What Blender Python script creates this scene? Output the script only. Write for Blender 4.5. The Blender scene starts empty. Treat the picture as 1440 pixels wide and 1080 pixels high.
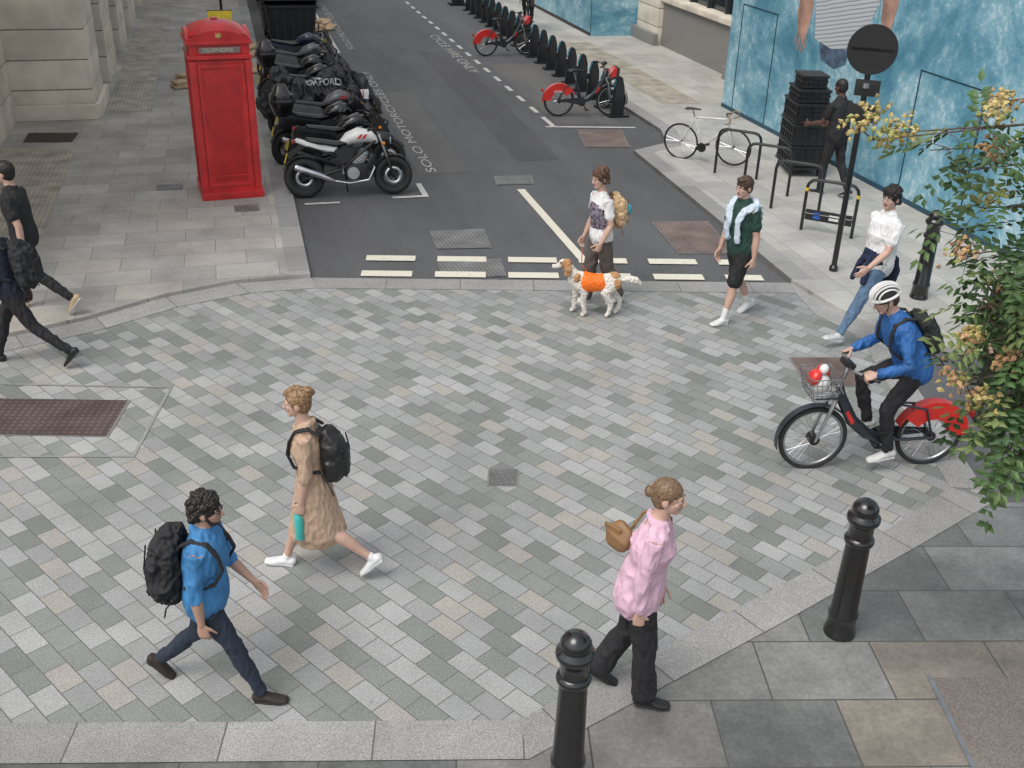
import bpy, math, random, bmesh
from mathutils import Vector, Matrix, Euler, noise
from mathutils.bvhtree import BVHTree
random.seed(7)
sc=bpy.context.scene
COL=bpy.context.collection
V3=Vector
def rad(a): return math.radians(a)
def link(o): COL.objects.link(o); return o
KZ=0.06      # pavement height above the carriageway
def P(x,y): return (x*.988,y*.988)

# ------------------------------------------------------------------ materials
MATS={}
def mat(name,col,rough=.7,metal=0.0,var=.12,vs=6.0,bump=0.0,bs=60.0,spec=.5,coat=0.0):
    if name in MATS: return MATS[name]
    m=bpy.data.materials.new(name); m.use_nodes=True; nt=m.node_tree; b=nt.nodes['Principled BSDF']
    b.inputs['Roughness'].default_value=rough; b.inputs['Metallic'].default_value=metal
    b.inputs['Specular IOR Level'].default_value=spec
    b.inputs['Coat Weight'].default_value=coat
    tc=nt.nodes.new('ShaderNodeTexCoord'); n=nt.nodes.new('ShaderNodeTexNoise')
    n.inputs['Scale'].default_value=vs; n.inputs['Detail'].default_value=4
    nt.links.new(tc.outputs['Object'],n.inputs['Vector'])
    r=nt.nodes.new('ShaderNodeValToRGB')
    lo=[max(0,c*(1-var)) for c in col]; hi=[min(1,c*(1+var)) for c in col]
    r.color_ramp.elements[0].color=(*lo,1); r.color_ramp.elements[1].color=(*hi,1)
    r.color_ramp.elements[0].position=.35; r.color_ramp.elements[1].position=.65
    nt.links.new(n.outputs['Fac'],r.inputs['Fac']); nt.links.new(r.outputs['Color'],b.inputs['Base Color'])
    if bump:
        n2=nt.nodes.new('ShaderNodeTexNoise'); n2.inputs['Scale'].default_value=bs; n2.inputs['Detail'].default_value=3
        nt.links.new(tc.outputs['Object'],n2.inputs['Vector'])
        bp=nt.nodes.new('ShaderNodeBump'); bp.inputs['Strength'].default_value=bump; bp.inputs['Distance'].default_value=.01
        nt.links.new(n2.outputs['Fac'],bp.inputs['Height']); nt.links.new(bp.outputs['Normal'],b.inputs['Normal'])
    MATS[name]=m; return m

def brickmat(name,cols,bw,rh,mortar,ms=.004,rot=0,rough=.75,speck=.25,offs=.5,shift=(0,0),dirt=.25,bump=.3,speckscale=130,gum=.0):
    m=bpy.data.materials.new(name); m.use_nodes=True; nt=m.node_tree; b=nt.nodes['Principled BSDF']
    N=nt.nodes.new; L=nt.links.new
    tc=N('ShaderNodeTexCoord'); mp=N('ShaderNodeMapping'); mp.inputs['Rotation'].default_value=(0,0,rot); mp.inputs['Location'].default_value=(shift[0]+40,shift[1]+40,0)
    L(tc.outputs['Object'],mp.inputs['Vector'])
    br=N('ShaderNodeTexBrick'); br.offset=offs; br.inputs['Scale'].default_value=1
    br.inputs['Color1'].default_value=(0,0,0,1); br.inputs['Color2'].default_value=(1,1,1,1); br.inputs['Mortar'].default_value=(.5,.5,.5,1)
    br.inputs['Mortar Size'].default_value=ms; br.inputs['Brick Width'].default_value=bw; br.inputs['Row Height'].default_value=rh
    br.inputs['Mortar Smooth'].default_value=.3
    L(mp.outputs[0],br.inputs['Vector'])
    r=N('ShaderNodeValToRGB'); cr=r.color_ramp; cr.interpolation='CONSTANT'
    k=len(cols)
    cr.elements[0].position=0; cr.elements[0].color=(*cols[0],1); cr.elements[1].position=1/k; cr.elements[1].color=(*cols[1],1)
    for i in range(2,k):
        e=cr.elements.new(i/k); e.color=(*cols[i],1)
    L(br.outputs['Color'],r.inputs['Fac'])
    sp=N('ShaderNodeTexNoise'); sp.inputs['Scale'].default_value=speckscale; sp.inputs['Detail'].default_value=2; L(tc.outputs['Object'],sp.inputs['Vector'])
    sr=N('ShaderNodeMapRange'); sr.inputs[1].default_value=.3; sr.inputs[2].default_value=.7; sr.inputs[3].default_value=1-speck; sr.inputs[4].default_value=1+speck
    L(sp.outputs['Fac'],sr.inputs[0])
    dn=N('ShaderNodeTexNoise'); dn.inputs['Scale'].default_value=.9; dn.inputs['Detail'].default_value=7; dn.inputs['Roughness'].default_value=.68; L(tc.outputs['Object'],dn.inputs['Vector'])
    dr=N('ShaderNodeMapRange'); dr.inputs[1].default_value=.3; dr.inputs[2].default_value=.7; dr.inputs[3].default_value=1-dirt; dr.inputs[4].default_value=1+dirt*.5
    L(dn.outputs['Fac'],dr.inputs[0])
    mu=N('ShaderNodeMath'); mu.operation='MULTIPLY'; L(sr.outputs[0],mu.inputs[0]); L(dr.outputs[0],mu.inputs[1])
    if gum:
        vo=N('ShaderNodeTexVoronoi'); vo.inputs['Scale'].default_value=2.1; L(tc.outputs['Object'],vo.inputs['Vector'])
        gr=N('ShaderNodeMapRange'); gr.inputs[1].default_value=.028; gr.inputs[2].default_value=.045; gr.inputs[3].default_value=1-gum; gr.inputs[4].default_value=1; L(vo.outputs['Distance'],gr.inputs[0])
        m2=N('ShaderNodeMath'); m2.operation='MULTIPLY'; L(mu.outputs[0],m2.inputs[0]); L(gr.outputs[0],m2.inputs[1]); mu=m2
    mx=N('ShaderNodeVectorMath'); mx.operation='SCALE'; L(r.outputs['Color'],mx.inputs[0]); L(mu.outputs[0],mx.inputs['Scale'])
    mm=N('ShaderNodeMix'); mm.data_type='RGBA'; L(br.outputs['Fac'],mm.inputs['Factor']); L(mx.outputs[0],mm.inputs[6]); mm.inputs[7].default_value=(*mortar,1)
    L(mm.outputs[2],b.inputs['Base Color']); b.inputs['Roughness'].default_value=rough
    bp=N('ShaderNodeBump'); bp.invert=True; bp.inputs['Strength'].default_value=bump; bp.inputs['Distance'].default_value=.006; L(br.outputs['Fac'],bp.inputs['Height']); L(bp.outputs['Normal'],b.inputs['Normal'])
    return m

def asphaltmat(name,c,dots=None):
    m=bpy.data.materials.new(name); m.use_nodes=True; nt=m.node_tree; b=nt.nodes['Principled BSDF']; N=nt.nodes.new; L=nt.links.new
    tc=N('ShaderNodeTexCoord')
    mp=N('ShaderNodeMapping'); mp.inputs['Scale'].default_value=(1,.25,1); L(tc.outputs['Object'],mp.inputs['Vector'])
    n=N('ShaderNodeTexNoise'); n.inputs['Scale'].default_value=.8; n.inputs['Detail'].default_value=7; n.inputs['Roughness'].default_value=.7; L(mp.outputs[0],n.inputs['Vector'])
    s=N('ShaderNodeTexNoise'); s.inputs['Scale'].default_value=90; s.inputs['Detail'].default_value=2; L(tc.outputs['Object'],s.inputs['Vector'])
    a=N('ShaderNodeMapRange'); a.inputs[1].default_value=.3;a.inputs[2].default_value=.7;a.inputs[3].default_value=.75;a.inputs[4].default_value=1.22; L(n.outputs['Fac'],a.inputs[0])
    d=N('ShaderNodeMapRange'); d.inputs[1].default_value=.3;d.inputs[2].default_value=.75;d.inputs[3].default_value=.65;d.inputs[4].default_value=1.5; L(s.outputs['Fac'],d.inputs[0])
    mu=N('ShaderNodeMath'); mu.operation='MULTIPLY'; L(a.outputs[0],mu.inputs[0]); L(d.outputs[0],mu.inputs[1])
    v=N('ShaderNodeVectorMath'); v.operation='SCALE'; v.inputs[0].default_value=c; L(mu.outputs[0],v.inputs['Scale']); L(v.outputs[0],b.inputs['Base Color'])
    b.inputs['Roughness'].default_value=.85
    bp=N('ShaderNodeBump'); bp.inputs['Strength'].default_value=.4; bp.inputs['Distance'].default_value=.006; L(s.outputs['Fac'],bp.inputs['Height']); L(bp.outputs['Normal'],b.inputs['Normal'])
    return m

def paintmat(name,c,wear=.55):
    m=bpy.data.materials.new(name); m.use_nodes=True; nt=m.node_tree; b=nt.nodes['Principled BSDF']; N=nt.nodes.new; L=nt.links.new
    tc=N('ShaderNodeTexCoord'); s=N('ShaderNodeTexNoise'); s.inputs['Scale'].default_value=14; s.inputs['Detail'].default_value=8; s.inputs['Roughness'].default_value=.78; L(tc.outputs['Object'],s.inputs['Vector'])
    r=N('ShaderNodeValToRGB'); r.color_ramp.elements[0].position=1-wear-.14; r.color_ramp.elements[1].position=1-wear+.06
    r.color_ramp.elements[0].color=(.13,.13,.13,1); r.color_ramp.elements[1].color=(*c,1); L(s.outputs['Fac'],r.inputs['Fac']); L(r.outputs['Color'],b.inputs['Base Color'])
    b.inputs['Roughness'].default_value=.7
    return m

def gridmat(name,c1,c2,scale,rot=0):
    m=bpy.data.materials.new(name); m.use_nodes=True; nt=m.node_tree; b=nt.nodes['Principled BSDF']; N=nt.nodes.new; L=nt.links.new
    tc=N('ShaderNodeTexCoord'); mp=N('ShaderNodeMapping'); mp.inputs['Rotation'].default_value=(0,0,rot); L(tc.outputs['Object'],mp.inputs['Vector'])
    v=N('ShaderNodeTexVoronoi'); v.inputs['Scale'].default_value=scale; v.inputs['Randomness'].default_value=0; L(mp.outputs[0],v.inputs['Vector'])
    r=N('ShaderNodeValToRGB'); r.color_ramp.elements[0].position=.28; r.color_ramp.elements[1].position=.42
    r.color_ramp.elements[0].color=(*c1,1); r.color_ramp.elements[1].color=(*c2,1); L(v.outputs['Distance'],r.inputs['Fac'])
    s=N('ShaderNodeTexNoise'); s.inputs['Scale'].default_value=3; s.inputs['Detail'].default_value=6; L(tc.outputs['Object'],s.inputs['Vector'])
    a=N('ShaderNodeMapRange'); a.inputs[1].default_value=.3;a.inputs[2].default_value=.7;a.inputs[3].default_value=.65;a.inputs[4].default_value=1.25; L(s.outputs['Fac'],a.inputs[0])
    x=N('ShaderNodeVectorMath'); x.operation='SCALE'; L(r.outputs['Color'],x.inputs[0]); L(a.outputs[0],x.inputs['Scale']); L(x.outputs[0],b.inputs['Base Color'])
    bp=N('ShaderNodeBump'); bp.invert=True; bp.inputs['Strength'].default_value=.6; bp.inputs['Distance'].default_value=.006; L(v.outputs['Distance'],bp.inputs['Height']); L(bp.outputs['Normal'],b.inputs['Normal'])
    b.inputs['Roughness'].default_value=.6
    return m

def muralmat(name):
    m=bpy.data.materials.new(name); m.use_nodes=True; nt=m.node_tree; b=nt.nodes['Principled BSDF']; N=nt.nodes.new; L=nt.links.new
    tc=N('ShaderNodeTexCoord'); mp=N('ShaderNodeMapping'); mp.inputs['Scale'].default_value=(.5,.7,.8); mp.inputs['Rotation'].default_value=(.6,0,0); L(tc.outputs['Object'],mp.inputs['Vector'])
    n=N('ShaderNodeTexNoise'); n.inputs['Scale'].default_value=.75; n.inputs['Detail'].default_value=11; n.inputs['Roughness'].default_value=.74; n.inputs['Distortion'].default_value=.4; L(mp.outputs[0],n.inputs['Vector'])
    r=N('ShaderNodeValToRGB'); cr=r.color_ramp; cr.elements[0].position=.26; cr.elements[0].color=(.04,.15,.22,1); cr.elements[1].position=.70; cr.elements[1].color=(.56,.69,.74,1)
    for p,c in ((.38,(.075,.235,.33)),(.46,(.13,.325,.43)),(.54,(.22,.44,.54)),(.62,(.36,.56,.64))):
        e=cr.elements.new(p); e.color=(*c,1)
    L(n.outputs['Fac'],r.inputs['Fac'])
    f=N('ShaderNodeTexNoise'); f.inputs['Scale'].default_value=7; f.inputs['Detail'].default_value=9; f.inputs['Roughness'].default_value=.85; L(tc.outputs['Object'],f.inputs['Vector'])
    fr=N('ShaderNodeMapRange'); fr.inputs[1].default_value=.50; fr.inputs[2].default_value=.62; L(f.outputs['Fac'],fr.inputs[0])
    n3=N('ShaderNodeMapRange'); n3.inputs[1].default_value=.42; n3.inputs[2].default_value=.55; L(n.outputs['Fac'],n3.inputs[0])
    mu=N('ShaderNodeMath'); mu.operation='MULTIPLY'; L(fr.outputs[0],mu.inputs[0]); L(n3.outputs[0],mu.inputs[1])
    mx=N('ShaderNodeMix'); mx.data_type='RGBA'; L(mu.outputs[0],mx.inputs['Factor']); L(r.outputs['Color'],mx.inputs[6]); mx.inputs[7].default_value=(.62,.73,.78,1)
    L(mx.outputs[2],b.inputs['Base Color']); b.inputs['Roughness'].default_value=.45
    return m

# ------------------------------------------------------------------ mesh builder
def frames(pts,ref):
    n=len(pts); T=[]
    for i in range(n):
        a=pts[max(0,i-1)]; b=pts[min(n-1,i+1)]; t=(b-a)
        if t.length<1e-9: t=V3((0,0,1))
        T.append(t.normalized())
    if ref is None:
        d=(pts[-1]-pts[0]); ref=V3((1,0,0)) if abs(d.normalized().x if d.length>1e-9 else 0)<.8 else V3((0,1,0))
    out=[]
    for t in T:
        s=ref-t*ref.dot(t)
        if s.length<1e-4: s=V3((0,1,0))-t*t.y
        s.normalize(); out.append((t,s,t.cross(s)))
    return out
def tubegeo(pts,radii,seg=12,ref=None,sq=2.0,dome=True):
    pts=[V3(p) for p in pts]; ref=V3(ref) if ref is not None else None
    R=[(r,r) if not isinstance(r,(tuple,list)) else tuple(r) for r in radii]
    fr=frames(pts,ref); rings=[]
    def ring(c,s,u,rx,ry):
        o=[]
        for k in range(seg):
            a=2*math.pi*k/seg; ca=math.cos(a); sa=math.sin(a)
            if sq!=2.0:
                ca=math.copysign(abs(ca)**(2/sq),ca); sa=math.copysign(abs(sa)**(2/sq),sa)
            o.append(c+s*(rx*ca)+u*(ry*sa))
        return o
    if dome:
        t,s,u=fr[0]; rx,ry=R[0]; m=min(rx,ry)
        rings.append(ring(pts[0]-t*m*.8,s,u,rx*.5,ry*.5)); rings.append(ring(pts[0]-t*m*.45,s,u,rx*.84,ry*.84))
    for p,(t,s,u),(rx,ry) in zip(pts,fr,R): rings.append(ring(p,s,u,rx,ry))
    if dome:
        t,s,u=fr[-1]; rx,ry=R[-1]; m=min(rx,ry)
        rings.append(ring(pts[-1]+t*m*.45,s,u,rx*.84,ry*.84)); rings.append(ring(pts[-1]+t*m*.8,s,u,rx*.5,ry*.5))
    vs=[p for r in rings for p in r]; fs=[]
    for i in range(len(rings)-1):
        for k in range(seg):
            k2=(k+1)%seg; fs.append((i*seg+k,i*seg+k2,(i+1)*seg+k2,(i+1)*seg+k))
    a=sum(rings[0],V3())/seg; b=sum(rings[-1],V3())/seg
    ia=len(vs); vs+= [a,b]
    for k in range(seg):
        k2=(k+1)%seg; fs.append((ia,k2,k)); fs.append((ia+1,(len(rings)-1)*seg+k,(len(rings)-1)*seg+k2))
    return vs,fs
def ellgeo(c,r,rot=None,nu=14,nv=10):
    vs=[];fs=[]; M=(rot if rot is not None else Matrix.Identity(3))
    for j in range(1,nv):
        ph=math.pi*j/nv
        for i in range(nu):
            th=2*math.pi*i/nu
            vs.append(V3(c)+M@V3((r[0]*math.sin(ph)*math.cos(th),r[1]*math.sin(ph)*math.sin(th),r[2]*math.cos(ph))))
    t=len(vs); vs.append(V3(c)+M@V3((0,0,r[2]))); vs.append(V3(c)+M@V3((0,0,-r[2])))
    for j in range(nv-2):
        for i in range(nu):
            i2=(i+1)%nu; fs.append((j*nu+i,(j+1)*nu+i,(j+1)*nu+i2,j*nu+i2))
    for i in range(nu):
        i2=(i+1)%nu; fs.append((t,i,i2)); fs.append((t+1,(nv-2)*nu+i2,(nv-2)*nu+i))
    return vs,fs
class MB:
    def __init__(s): s.v=[];s.f=[];s.m=[];s.mats=[];s.M=Matrix.Identity(4)
    def mi(s,m):
        if m not in s.mats: s.mats.append(m)
        return s.mats.index(m)
    def add(s,vs,fs,m):
        o=len(s.v); s.v+=[tuple(s.M@V3(v)) for v in vs]; k=s.mi(m)
        for f in fs: s.f.append(tuple(o+i for i in f)); s.m.append(k)
    def tube(s,pts,r,m,seg=10,ref=None,sq=2.0,dome=True):
        if not isinstance(r,(list)): r=[r]*len(pts)
        s.add(*tubegeo(pts,r,seg,ref,sq,dome),m)
    def cyl(s,a,b,r,m,seg=14,r2=None):
        s.add(*tubegeo([a,b],[r,r if r2 is None else r2],seg,None,2.0,False),m)
    def ell(s,c,r,m,rot=None,nu=16,nv=10): s.add(*ellgeo(c,r,rot,nu,nv),m)
    def box(s,c,sz,m,rot=(0,0,0),bev=.0):
        bm=bmesh.new(); bmesh.ops.create_cube(bm,size=1)
        for v in bm.verts: v.co=V3((v.co.x*sz[0],v.co.y*sz[1],v.co.z*sz[2]))
        if bev: bmesh.ops.bevel(bm,geom=bm.edges[:],offset=min(bev,min(sz)*.45),segments=2,affect='EDGES',profile=.7)
        R=Euler(rot).to_matrix(); bm.verts.index_update()
        vs=[R@v.co+V3(c) for v in bm.verts]; fs=[tuple(v.index for v in f.verts) for f in bm.faces]; bm.free()
        s.add(vs,fs,m)
    def lathe(s,prof,m,seg=28,c=(0,0,0)):
        vs=[];fs=[]
        for (r,z) in prof:
            for k in range(seg):
                a=2*math.pi*k/seg; vs.append((c[0]+r*math.cos(a),c[1]+r*math.sin(a),c[2]+z))
        for i in range(len(prof)-1):
            for k in range(seg):
                k2=(k+1)%seg; fs.append((i*seg+k,i*seg+k2,(i+1)*seg+k2,(i+1)*seg+k))
        s.add(vs,fs,m)
    def torus(s,c,R,r,m,seg=40,rs=8,a0=0,a1=360,flat=1.0):
        vs=[];fs=[]; full=(a1-a0)>=360; n=seg if full else seg+1
        for i in range(n):
            A=rad(a0+(a1-a0)*i/seg)
            for j in range(rs):
                B=2*math.pi*j/rs; q=R+r*flat*math.cos(B)
                vs.append((c[0]+r*math.sin(B),c[1]+q*math.cos(A),c[2]+q*math.sin(A)))
        for i in range(seg):
            i2=(i+1)%n
            for j in range(rs):
                j2=(j+1)%rs; fs.append((i*rs+j,i2*rs+j,i2*rs+j2,i*rs+j2))
        s.add(vs,fs,m)
    def band(s,c,R0,R1,x0,x1,m,a0,a1,seg=24):
        vs=[];fs=[]
        for i in range(seg+1):
            A=rad(a0+(a1-a0)*i/seg)
            for (x,R) in ((x0,R0),(x1,R0),(x1,R1),(x0,R1)):
                vs.append((c[0]+x,c[1]+R*math.cos(A),c[2]+R*math.sin(A)))
        for i in range(seg):
            for j in range(4):
                j2=(j+1)%4; fs.append((i*4+j,(i+1)*4+j,(i+1)*4+j2,i*4+j2))
        fs.append((0,1,2,3)); fs.append((seg*4+3,seg*4+2,seg*4+1,seg*4))
        s.add(vs,fs,m)
    def prism(s,prof,x0,x1,m,bev=.012):
        bm=bmesh.new(); a=[bm.verts.new((x0,p[0],p[1])) for p in prof]; f=bm.faces.new(a)
        r=bmesh.ops.extrude_face_region(bm,geom=[f]); 
        for e in r['geom']:
            if isinstance(e,bmesh.types.BMVert): e.co.x=x1
        bmesh.ops.recalc_face_normals(bm,faces=bm.faces[:])
        if bev: bmesh.ops.bevel(bm,geom=bm.edges[:],offset=bev,segments=2,affect='EDGES')
        bm.verts.index_update()
        vs=[v.co.copy() for v in bm.verts]; fs=[tuple(v.index for v in f.verts) for f in bm.faces]; bm.free(); s.add(vs,fs,m)
    def obj(s,name,loc=(0,0,0),rotz=0,parent=None,rot=None,sharp=38):
        me=bpy.data.meshes.new(name); me.from_pydata(s.v,[],s.f)
        for m in s.mats: me.materials.append(m)
        me.polygons.foreach_set('material_index',s.m); me.polygons.foreach_set('use_smooth',[True]*len(s.f))
        bm=bmesh.new(); bm.from_mesh(me); bmesh.ops.recalc_face_normals(bm,faces=bm.faces[:]); bm.to_mesh(me); bm.free()
        me.update(); me.set_sharp_from_angle(angle=rad(sharp))
        o=link(bpy.data.objects.new(name,me)); o.location=loc; o.rotation_euler=rot if rot else (0,0,rotz)
        if parent: o.parent=parent
        return o
def empty(name,loc=(0,0,0),rotz=0):
    e=link(bpy.data.objects.new(name,None)); e.empty_display_size=.2; e.location=loc; e.rotation_euler=(0,0,rotz); return e
def head2rot(d): return math.atan2(-d[0],d[1])

# ------------------------------------------------------------------ remeshed figures
class Fig:
    def __init__(s): s.g={}; s.M=Matrix.Identity(4)
    def add(s,vs,fs,label,group='body'): s.g.setdefault(group,[]).append(([s.M@V3(v) for v in vs],fs,label))
    def tube(s,pts,r,label,group='body',seg=14,ref=None,sq=2.0):
        if not isinstance(r,list): r=[r]*len(pts)
        s.add(*tubegeo(pts,r,seg,ref,sq),label,group)
    def ell(s,c,r,label,group='body',rot=None): s.add(*ellgeo(c,r,rot),label,group)
    def build(s,name,labmats,vox,disp={},parent=None,smooth=2,loc=(0,0,0),rotz=0):
        AV=[];AF=[];AM=[]; mats=[]; 
        for g,parts in s.g.items():
            V=[];F=[];LB=[]
            for vs,fs,lb in parts:
                o=len(V); V+=[tuple(v) for v in vs]
                for f in fs: F.append(tuple(o+i for i in f)); LB.append(lb)
            me=bpy.data.meshes.new('tmp'); me.from_pydata(V,[],F); ob=link(bpy.data.objects.new('tmp',me))
            md=ob.modifiers.new('r','REMESH'); md.mode='VOXEL'; md.voxel_size=vox.get(g,.008); md.adaptivity=0
            sm=ob.modifiers.new('s','SMOOTH'); sm.factor=.5; sm.iterations=smooth
            dg=bpy.context.evaluated_depsgraph_get(); m2=bpy.data.meshes.new_from_object(ob.evaluated_get(dg))
            bpy.data.objects.remove(ob); bpy.data.meshes.remove(me)
            bv=BVHTree.FromPolygons(V,F); fl=[]; vl=[None]*len(m2.vertices)
            for p in m2.polygons:
                q=bv.find_nearest(p.center); lb=LB[q[2]] if q[2] is not None else parts[0][2]
                fl.append(lb)
                for vi in p.vertices: vl[vi]=lb
            o=len(AV); nr=m2.vertex_normals
            for i,v in enumerate(m2.vertices):
                c=v.co.copy(); dsp=disp.get(vl[i])
                if dsp:
                    a,fx,fz=dsp; q=V3((c.x*fx+3.1,c.y*fx,c.z*fz+c.x*3))
                    nn=noise.noise(q)+.5*noise.noise(q*2.3)
                    c+=nr[i].vector*(a*(.5-abs(nn)*2.2))
                AV.append(tuple(c))
            for p,lb in zip(m2.polygons,fl):
                AF.append(tuple(o+i for i in p.vertices)); m=labmats[lb]
                if m not in mats: mats.append(m)
                AM.append(mats.index(m))
            bpy.data.meshes.remove(m2)
        me=bpy.data.meshes.new(name); me.from_pydata(AV,[],AF)
        for m in mats: me.materials.append(m)
        me.polygons.foreach_set('material_index',AM); me.polygons.foreach_set('use_smooth',[True]*len(AF)); me.update()
        o=link(bpy.data.objects.new(name,me)); o.location=loc; o.rotation_euler=(0,0,rotz)
        if parent: o.parent=parent
        return o

skinL=mat('skin_light',(.52,.33,.255),.5,var=.06); skinM=mat('skin_tan',(.43,.26,.19),.5,var=.06); skinD=mat('skin_dark',(.10,.05,.035),.5,var=.06)
lips=mat('lips',(.36,.14,.12),.5); eyew=mat('eye_white',(.55,.53,.5),.3); iris=mat('iris',(.03,.02,.015),.2)
solew=mat('sole_white',(.65,.65,.63),.6); soleb=mat('sole_dark',(.03,.03,.03),.7)

def handgeo(F,wr,d,th,side,H,curl,label='skin'):
    d=d.normalized(); w=(th-d*th.dot(d)).normalized(); n=(w.cross(d) if side>0 else d.cross(w)).normalized()
    h=H
    F.tube([wr-d*.03*h,wr,wr+d*.028*h,wr+d*.052*h],[(.0145*h,.012*h),(.0155*h,.011*h),(.0235*h,.0095*h),(.0225*h,.0085*h)],label,'hand',12,ref=w)
    for off,ln in ((.0175,.043),(.006,.049),(-.0055,.045),(-.017,.035)):
        p=wr+d*.050*h+w*off*h; A=curl*.35; pts=[p-d*.012*h,p]
        for k in (.45,.31,.24):
            A+=curl*.55; dd=d*math.cos(A)+n*math.sin(A); p=p+dd*(ln*k*h); pts.append(p)
        F.tube(pts,[.0052*h,.0052*h,.0049*h,.0046*h,.0040*h],label,'hand',8)
    b=wr+d*.012*h+w*.014*h
    d1=(d*.62+w*.72+n*.25).normalized(); d2=(d*.82+w*.35+n*(.3+curl*.3)).normalized()
    p1=b+d1*.024*h; p2=p1+d2*.020*h; p3=p2+d2*.014*h
    F.tube([b,p1,p2,p3],[.0085*h,.0066*h,.0058*h,.0048*h],label,'hand',8)

def ik2(a,b,l1,l2,pole):
    v=b-a; D=min(v.length,(l1+l2)*.995); dn=v.normalized(); b=a+dn*D
    ca=(l1*l1+D*D-l2*l2)/(2*l1*D); ca=max(-1,min(1,ca)); sa=math.sqrt(1-ca*ca)
    p=(pole-dn*pole.dot(dn)).normalized()
    return a+dn*(l1*ca)+p*(l1*sa), b

def human(name,loc,dirv,H,female,legs,arms,C,lean=4,head=(0,0),hair='short',bottom='trousers',sleeve='long',hipz=None,z0=0,fat=0.0,straps=False,extra=None,loose=.006,voxb=.0075):
    F=Fig(); h=H; root=empty(name,(loc[0],loc[1],z0),head2rot(dirv))
    hw=.050 if not female else .047
    L={}
    for sd,l in legs.items():
        hip=V3((sd*hw*h,0,0)); L[sd]=[hip,l]
    if hipz is None:
        low=0
        for sd,(hip,l) in L.items():
            a,b,fp=rad(l[0]),rad(l[1]),rad(l[2])
            kn=hip+V3((sd*.008*h,math.sin(a),-math.cos(a)))*.245*h; an=kn+V3((0,math.sin(a-b),-math.cos(a-b)))*.24*h
            fd=V3((0,math.cos(fp),-math.sin(fp))); dn=V3((0,-math.sin(fp),-math.cos(fp)))
            for q in (-.04,.10): low=min(low,(an+fd*q*h+dn*.046*h).z)
        hipz=-low
    for sd,(hip,l) in L.items():
        hip=hip+V3((0,0,hipz))
        if l[0]=='ik':
            kn,an=ik2(hip,V3((sd*.055*h,l[1],l[2])),.245*h,.24*h,V3((sd*.1,1,.3))); fp=rad(l[3])
        else:
            a,b,fp=rad(l[0]),rad(l[1]),rad(l[2])
            kn=hip+V3((sd*.008,math.sin(a),-math.cos(a)))*.245*h; an=kn+V3((0,math.sin(a-b),-math.cos(a-b)))*.24*h
        fd=V3((0,math.cos(fp),-math.sin(fp))); dn=V3((0,-math.sin(fp),-math.cos(fp)))
        X=(1,0,0)
        def lp(t): return hip.lerp(kn,t) if t<=1 else kn.lerp(an,t-1)
        calf=(an-kn).normalized().cross(V3((1,0,0)))
        if calf.y>0: calf=-calf
        if bottom in('shorts','dress'):
            F.tube([lp(.2),lp(.9),lp(1.0),lp(1.1),lp(1.3)+calf*.008*h,lp(1.5)+calf*.006*h,lp(1.75),lp(2)],[.044*h,.033*h,.031*h,.029*h,.033*h,.029*h,.021*h,.0185*h],'skin',ref=X)
        if bottom=='shorts':
            F.tube([lp(0),lp(.3),lp(.6),lp(.93)],[(.056*h,.06*h),(.054*h,.058*h),(.05*h,.054*h),(.05*h,.053*h)],'bottom',ref=X)
            F.tube([lp(1.72),lp(2)],[.023*h,.022*h],'sock',ref=X)
        elif bottom in('trousers','jeans','wide'):
            k={'trousers':(.054,.048,.038,.036,.031,.029),'jeans':(.054,.047,.037,.036,.030,.028),'wide':(.056,.054,.048,.047,.048,.050)}[bottom]
            F.tube([lp(0),lp(.4),lp(1.0),lp(1.3)+calf*.004*h,lp(1.7),lp(1.93)],[q*h for q in k],'bottom',ref=X)
            F.tube([lp(1.85),lp(2)],.02*h,'shoe',ref=X)
        F.tube([an-fd*.026*h+dn*.020*h,an+fd*.012*h+dn*.020*h,an+fd*.062*h+dn*.031*h,an+fd*.098*h+dn*.034*h],[(.0235*h,.022*h),(.0245*h,.022*h),(.028*h,.013*h),(.022*h,.009*h)],'shoe',ref=X)
        F.tube([an-fd*.033*h+dn*.041*h,an+fd*.02*h+dn*.041*h,an+fd*.065*h+dn*.041*h,an+fd*.103*h+dn*.040*h],[(.024*h,.005*h),(.025*h,.005*h),(.0295*h,.005*h),(.022*h,.005*h)],'sole',ref=X)
        F.tube([an+dn*.02*h,an-dn*.012*h],[.022*h,.021*h],'shoe',ref=X)
    base=V3((0,0,hipz)); LM=Matrix.Translation(base)@Matrix.Rotation(-rad(lean),4,'X')@Matrix.Translation((0,0,-.52*h))
    X=(1,0,0); ex=fat
    hipw=.098 if not female else .100
    if bottom!='dress':
        F.M=Matrix.Translation(base)@Matrix.Rotation(-rad(lean*.5),4,'X')@Matrix.Translation((0,0,-.52*h))
        F.tube([(0,0,.475*h),(0,-.006*h,.505*h),(0,-.008*h,.535*h),(0,-.004*h,.57*h),(0,0,.60*h)],[(.06*h,.05*h),((hipw-.008)*h,.066*h),(hipw*h,.071*h),((hipw-.006)*h,.066*h),((.087 if not female else .075)*h,.058*h)],'bottom',seg=20,ref=X)
    F.M=LM
    if not female: pr=[(.50,.096,.066),(.53,.101,.071),(.57,.100,.070),(.61,.093,.064),(.66,.094,.065),(.71,.101,.071),(.75,.106,.073),(.785,.106,.066),(.812,.092,.055),(.832,.062,.043)]; sh=.103
    else: pr=[(.50,.097,.068),(.53,.101,.070),(.57,.092,.064),(.61,.078,.056),(.65,.077,.057),(.69,.086,.066),(.725,.091,.074),(.76,.092,.064),(.795,.086,.052),(.82,.055,.040)]; sh=.090
    if bottom=='dress': pr=pr[2:]
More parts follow.
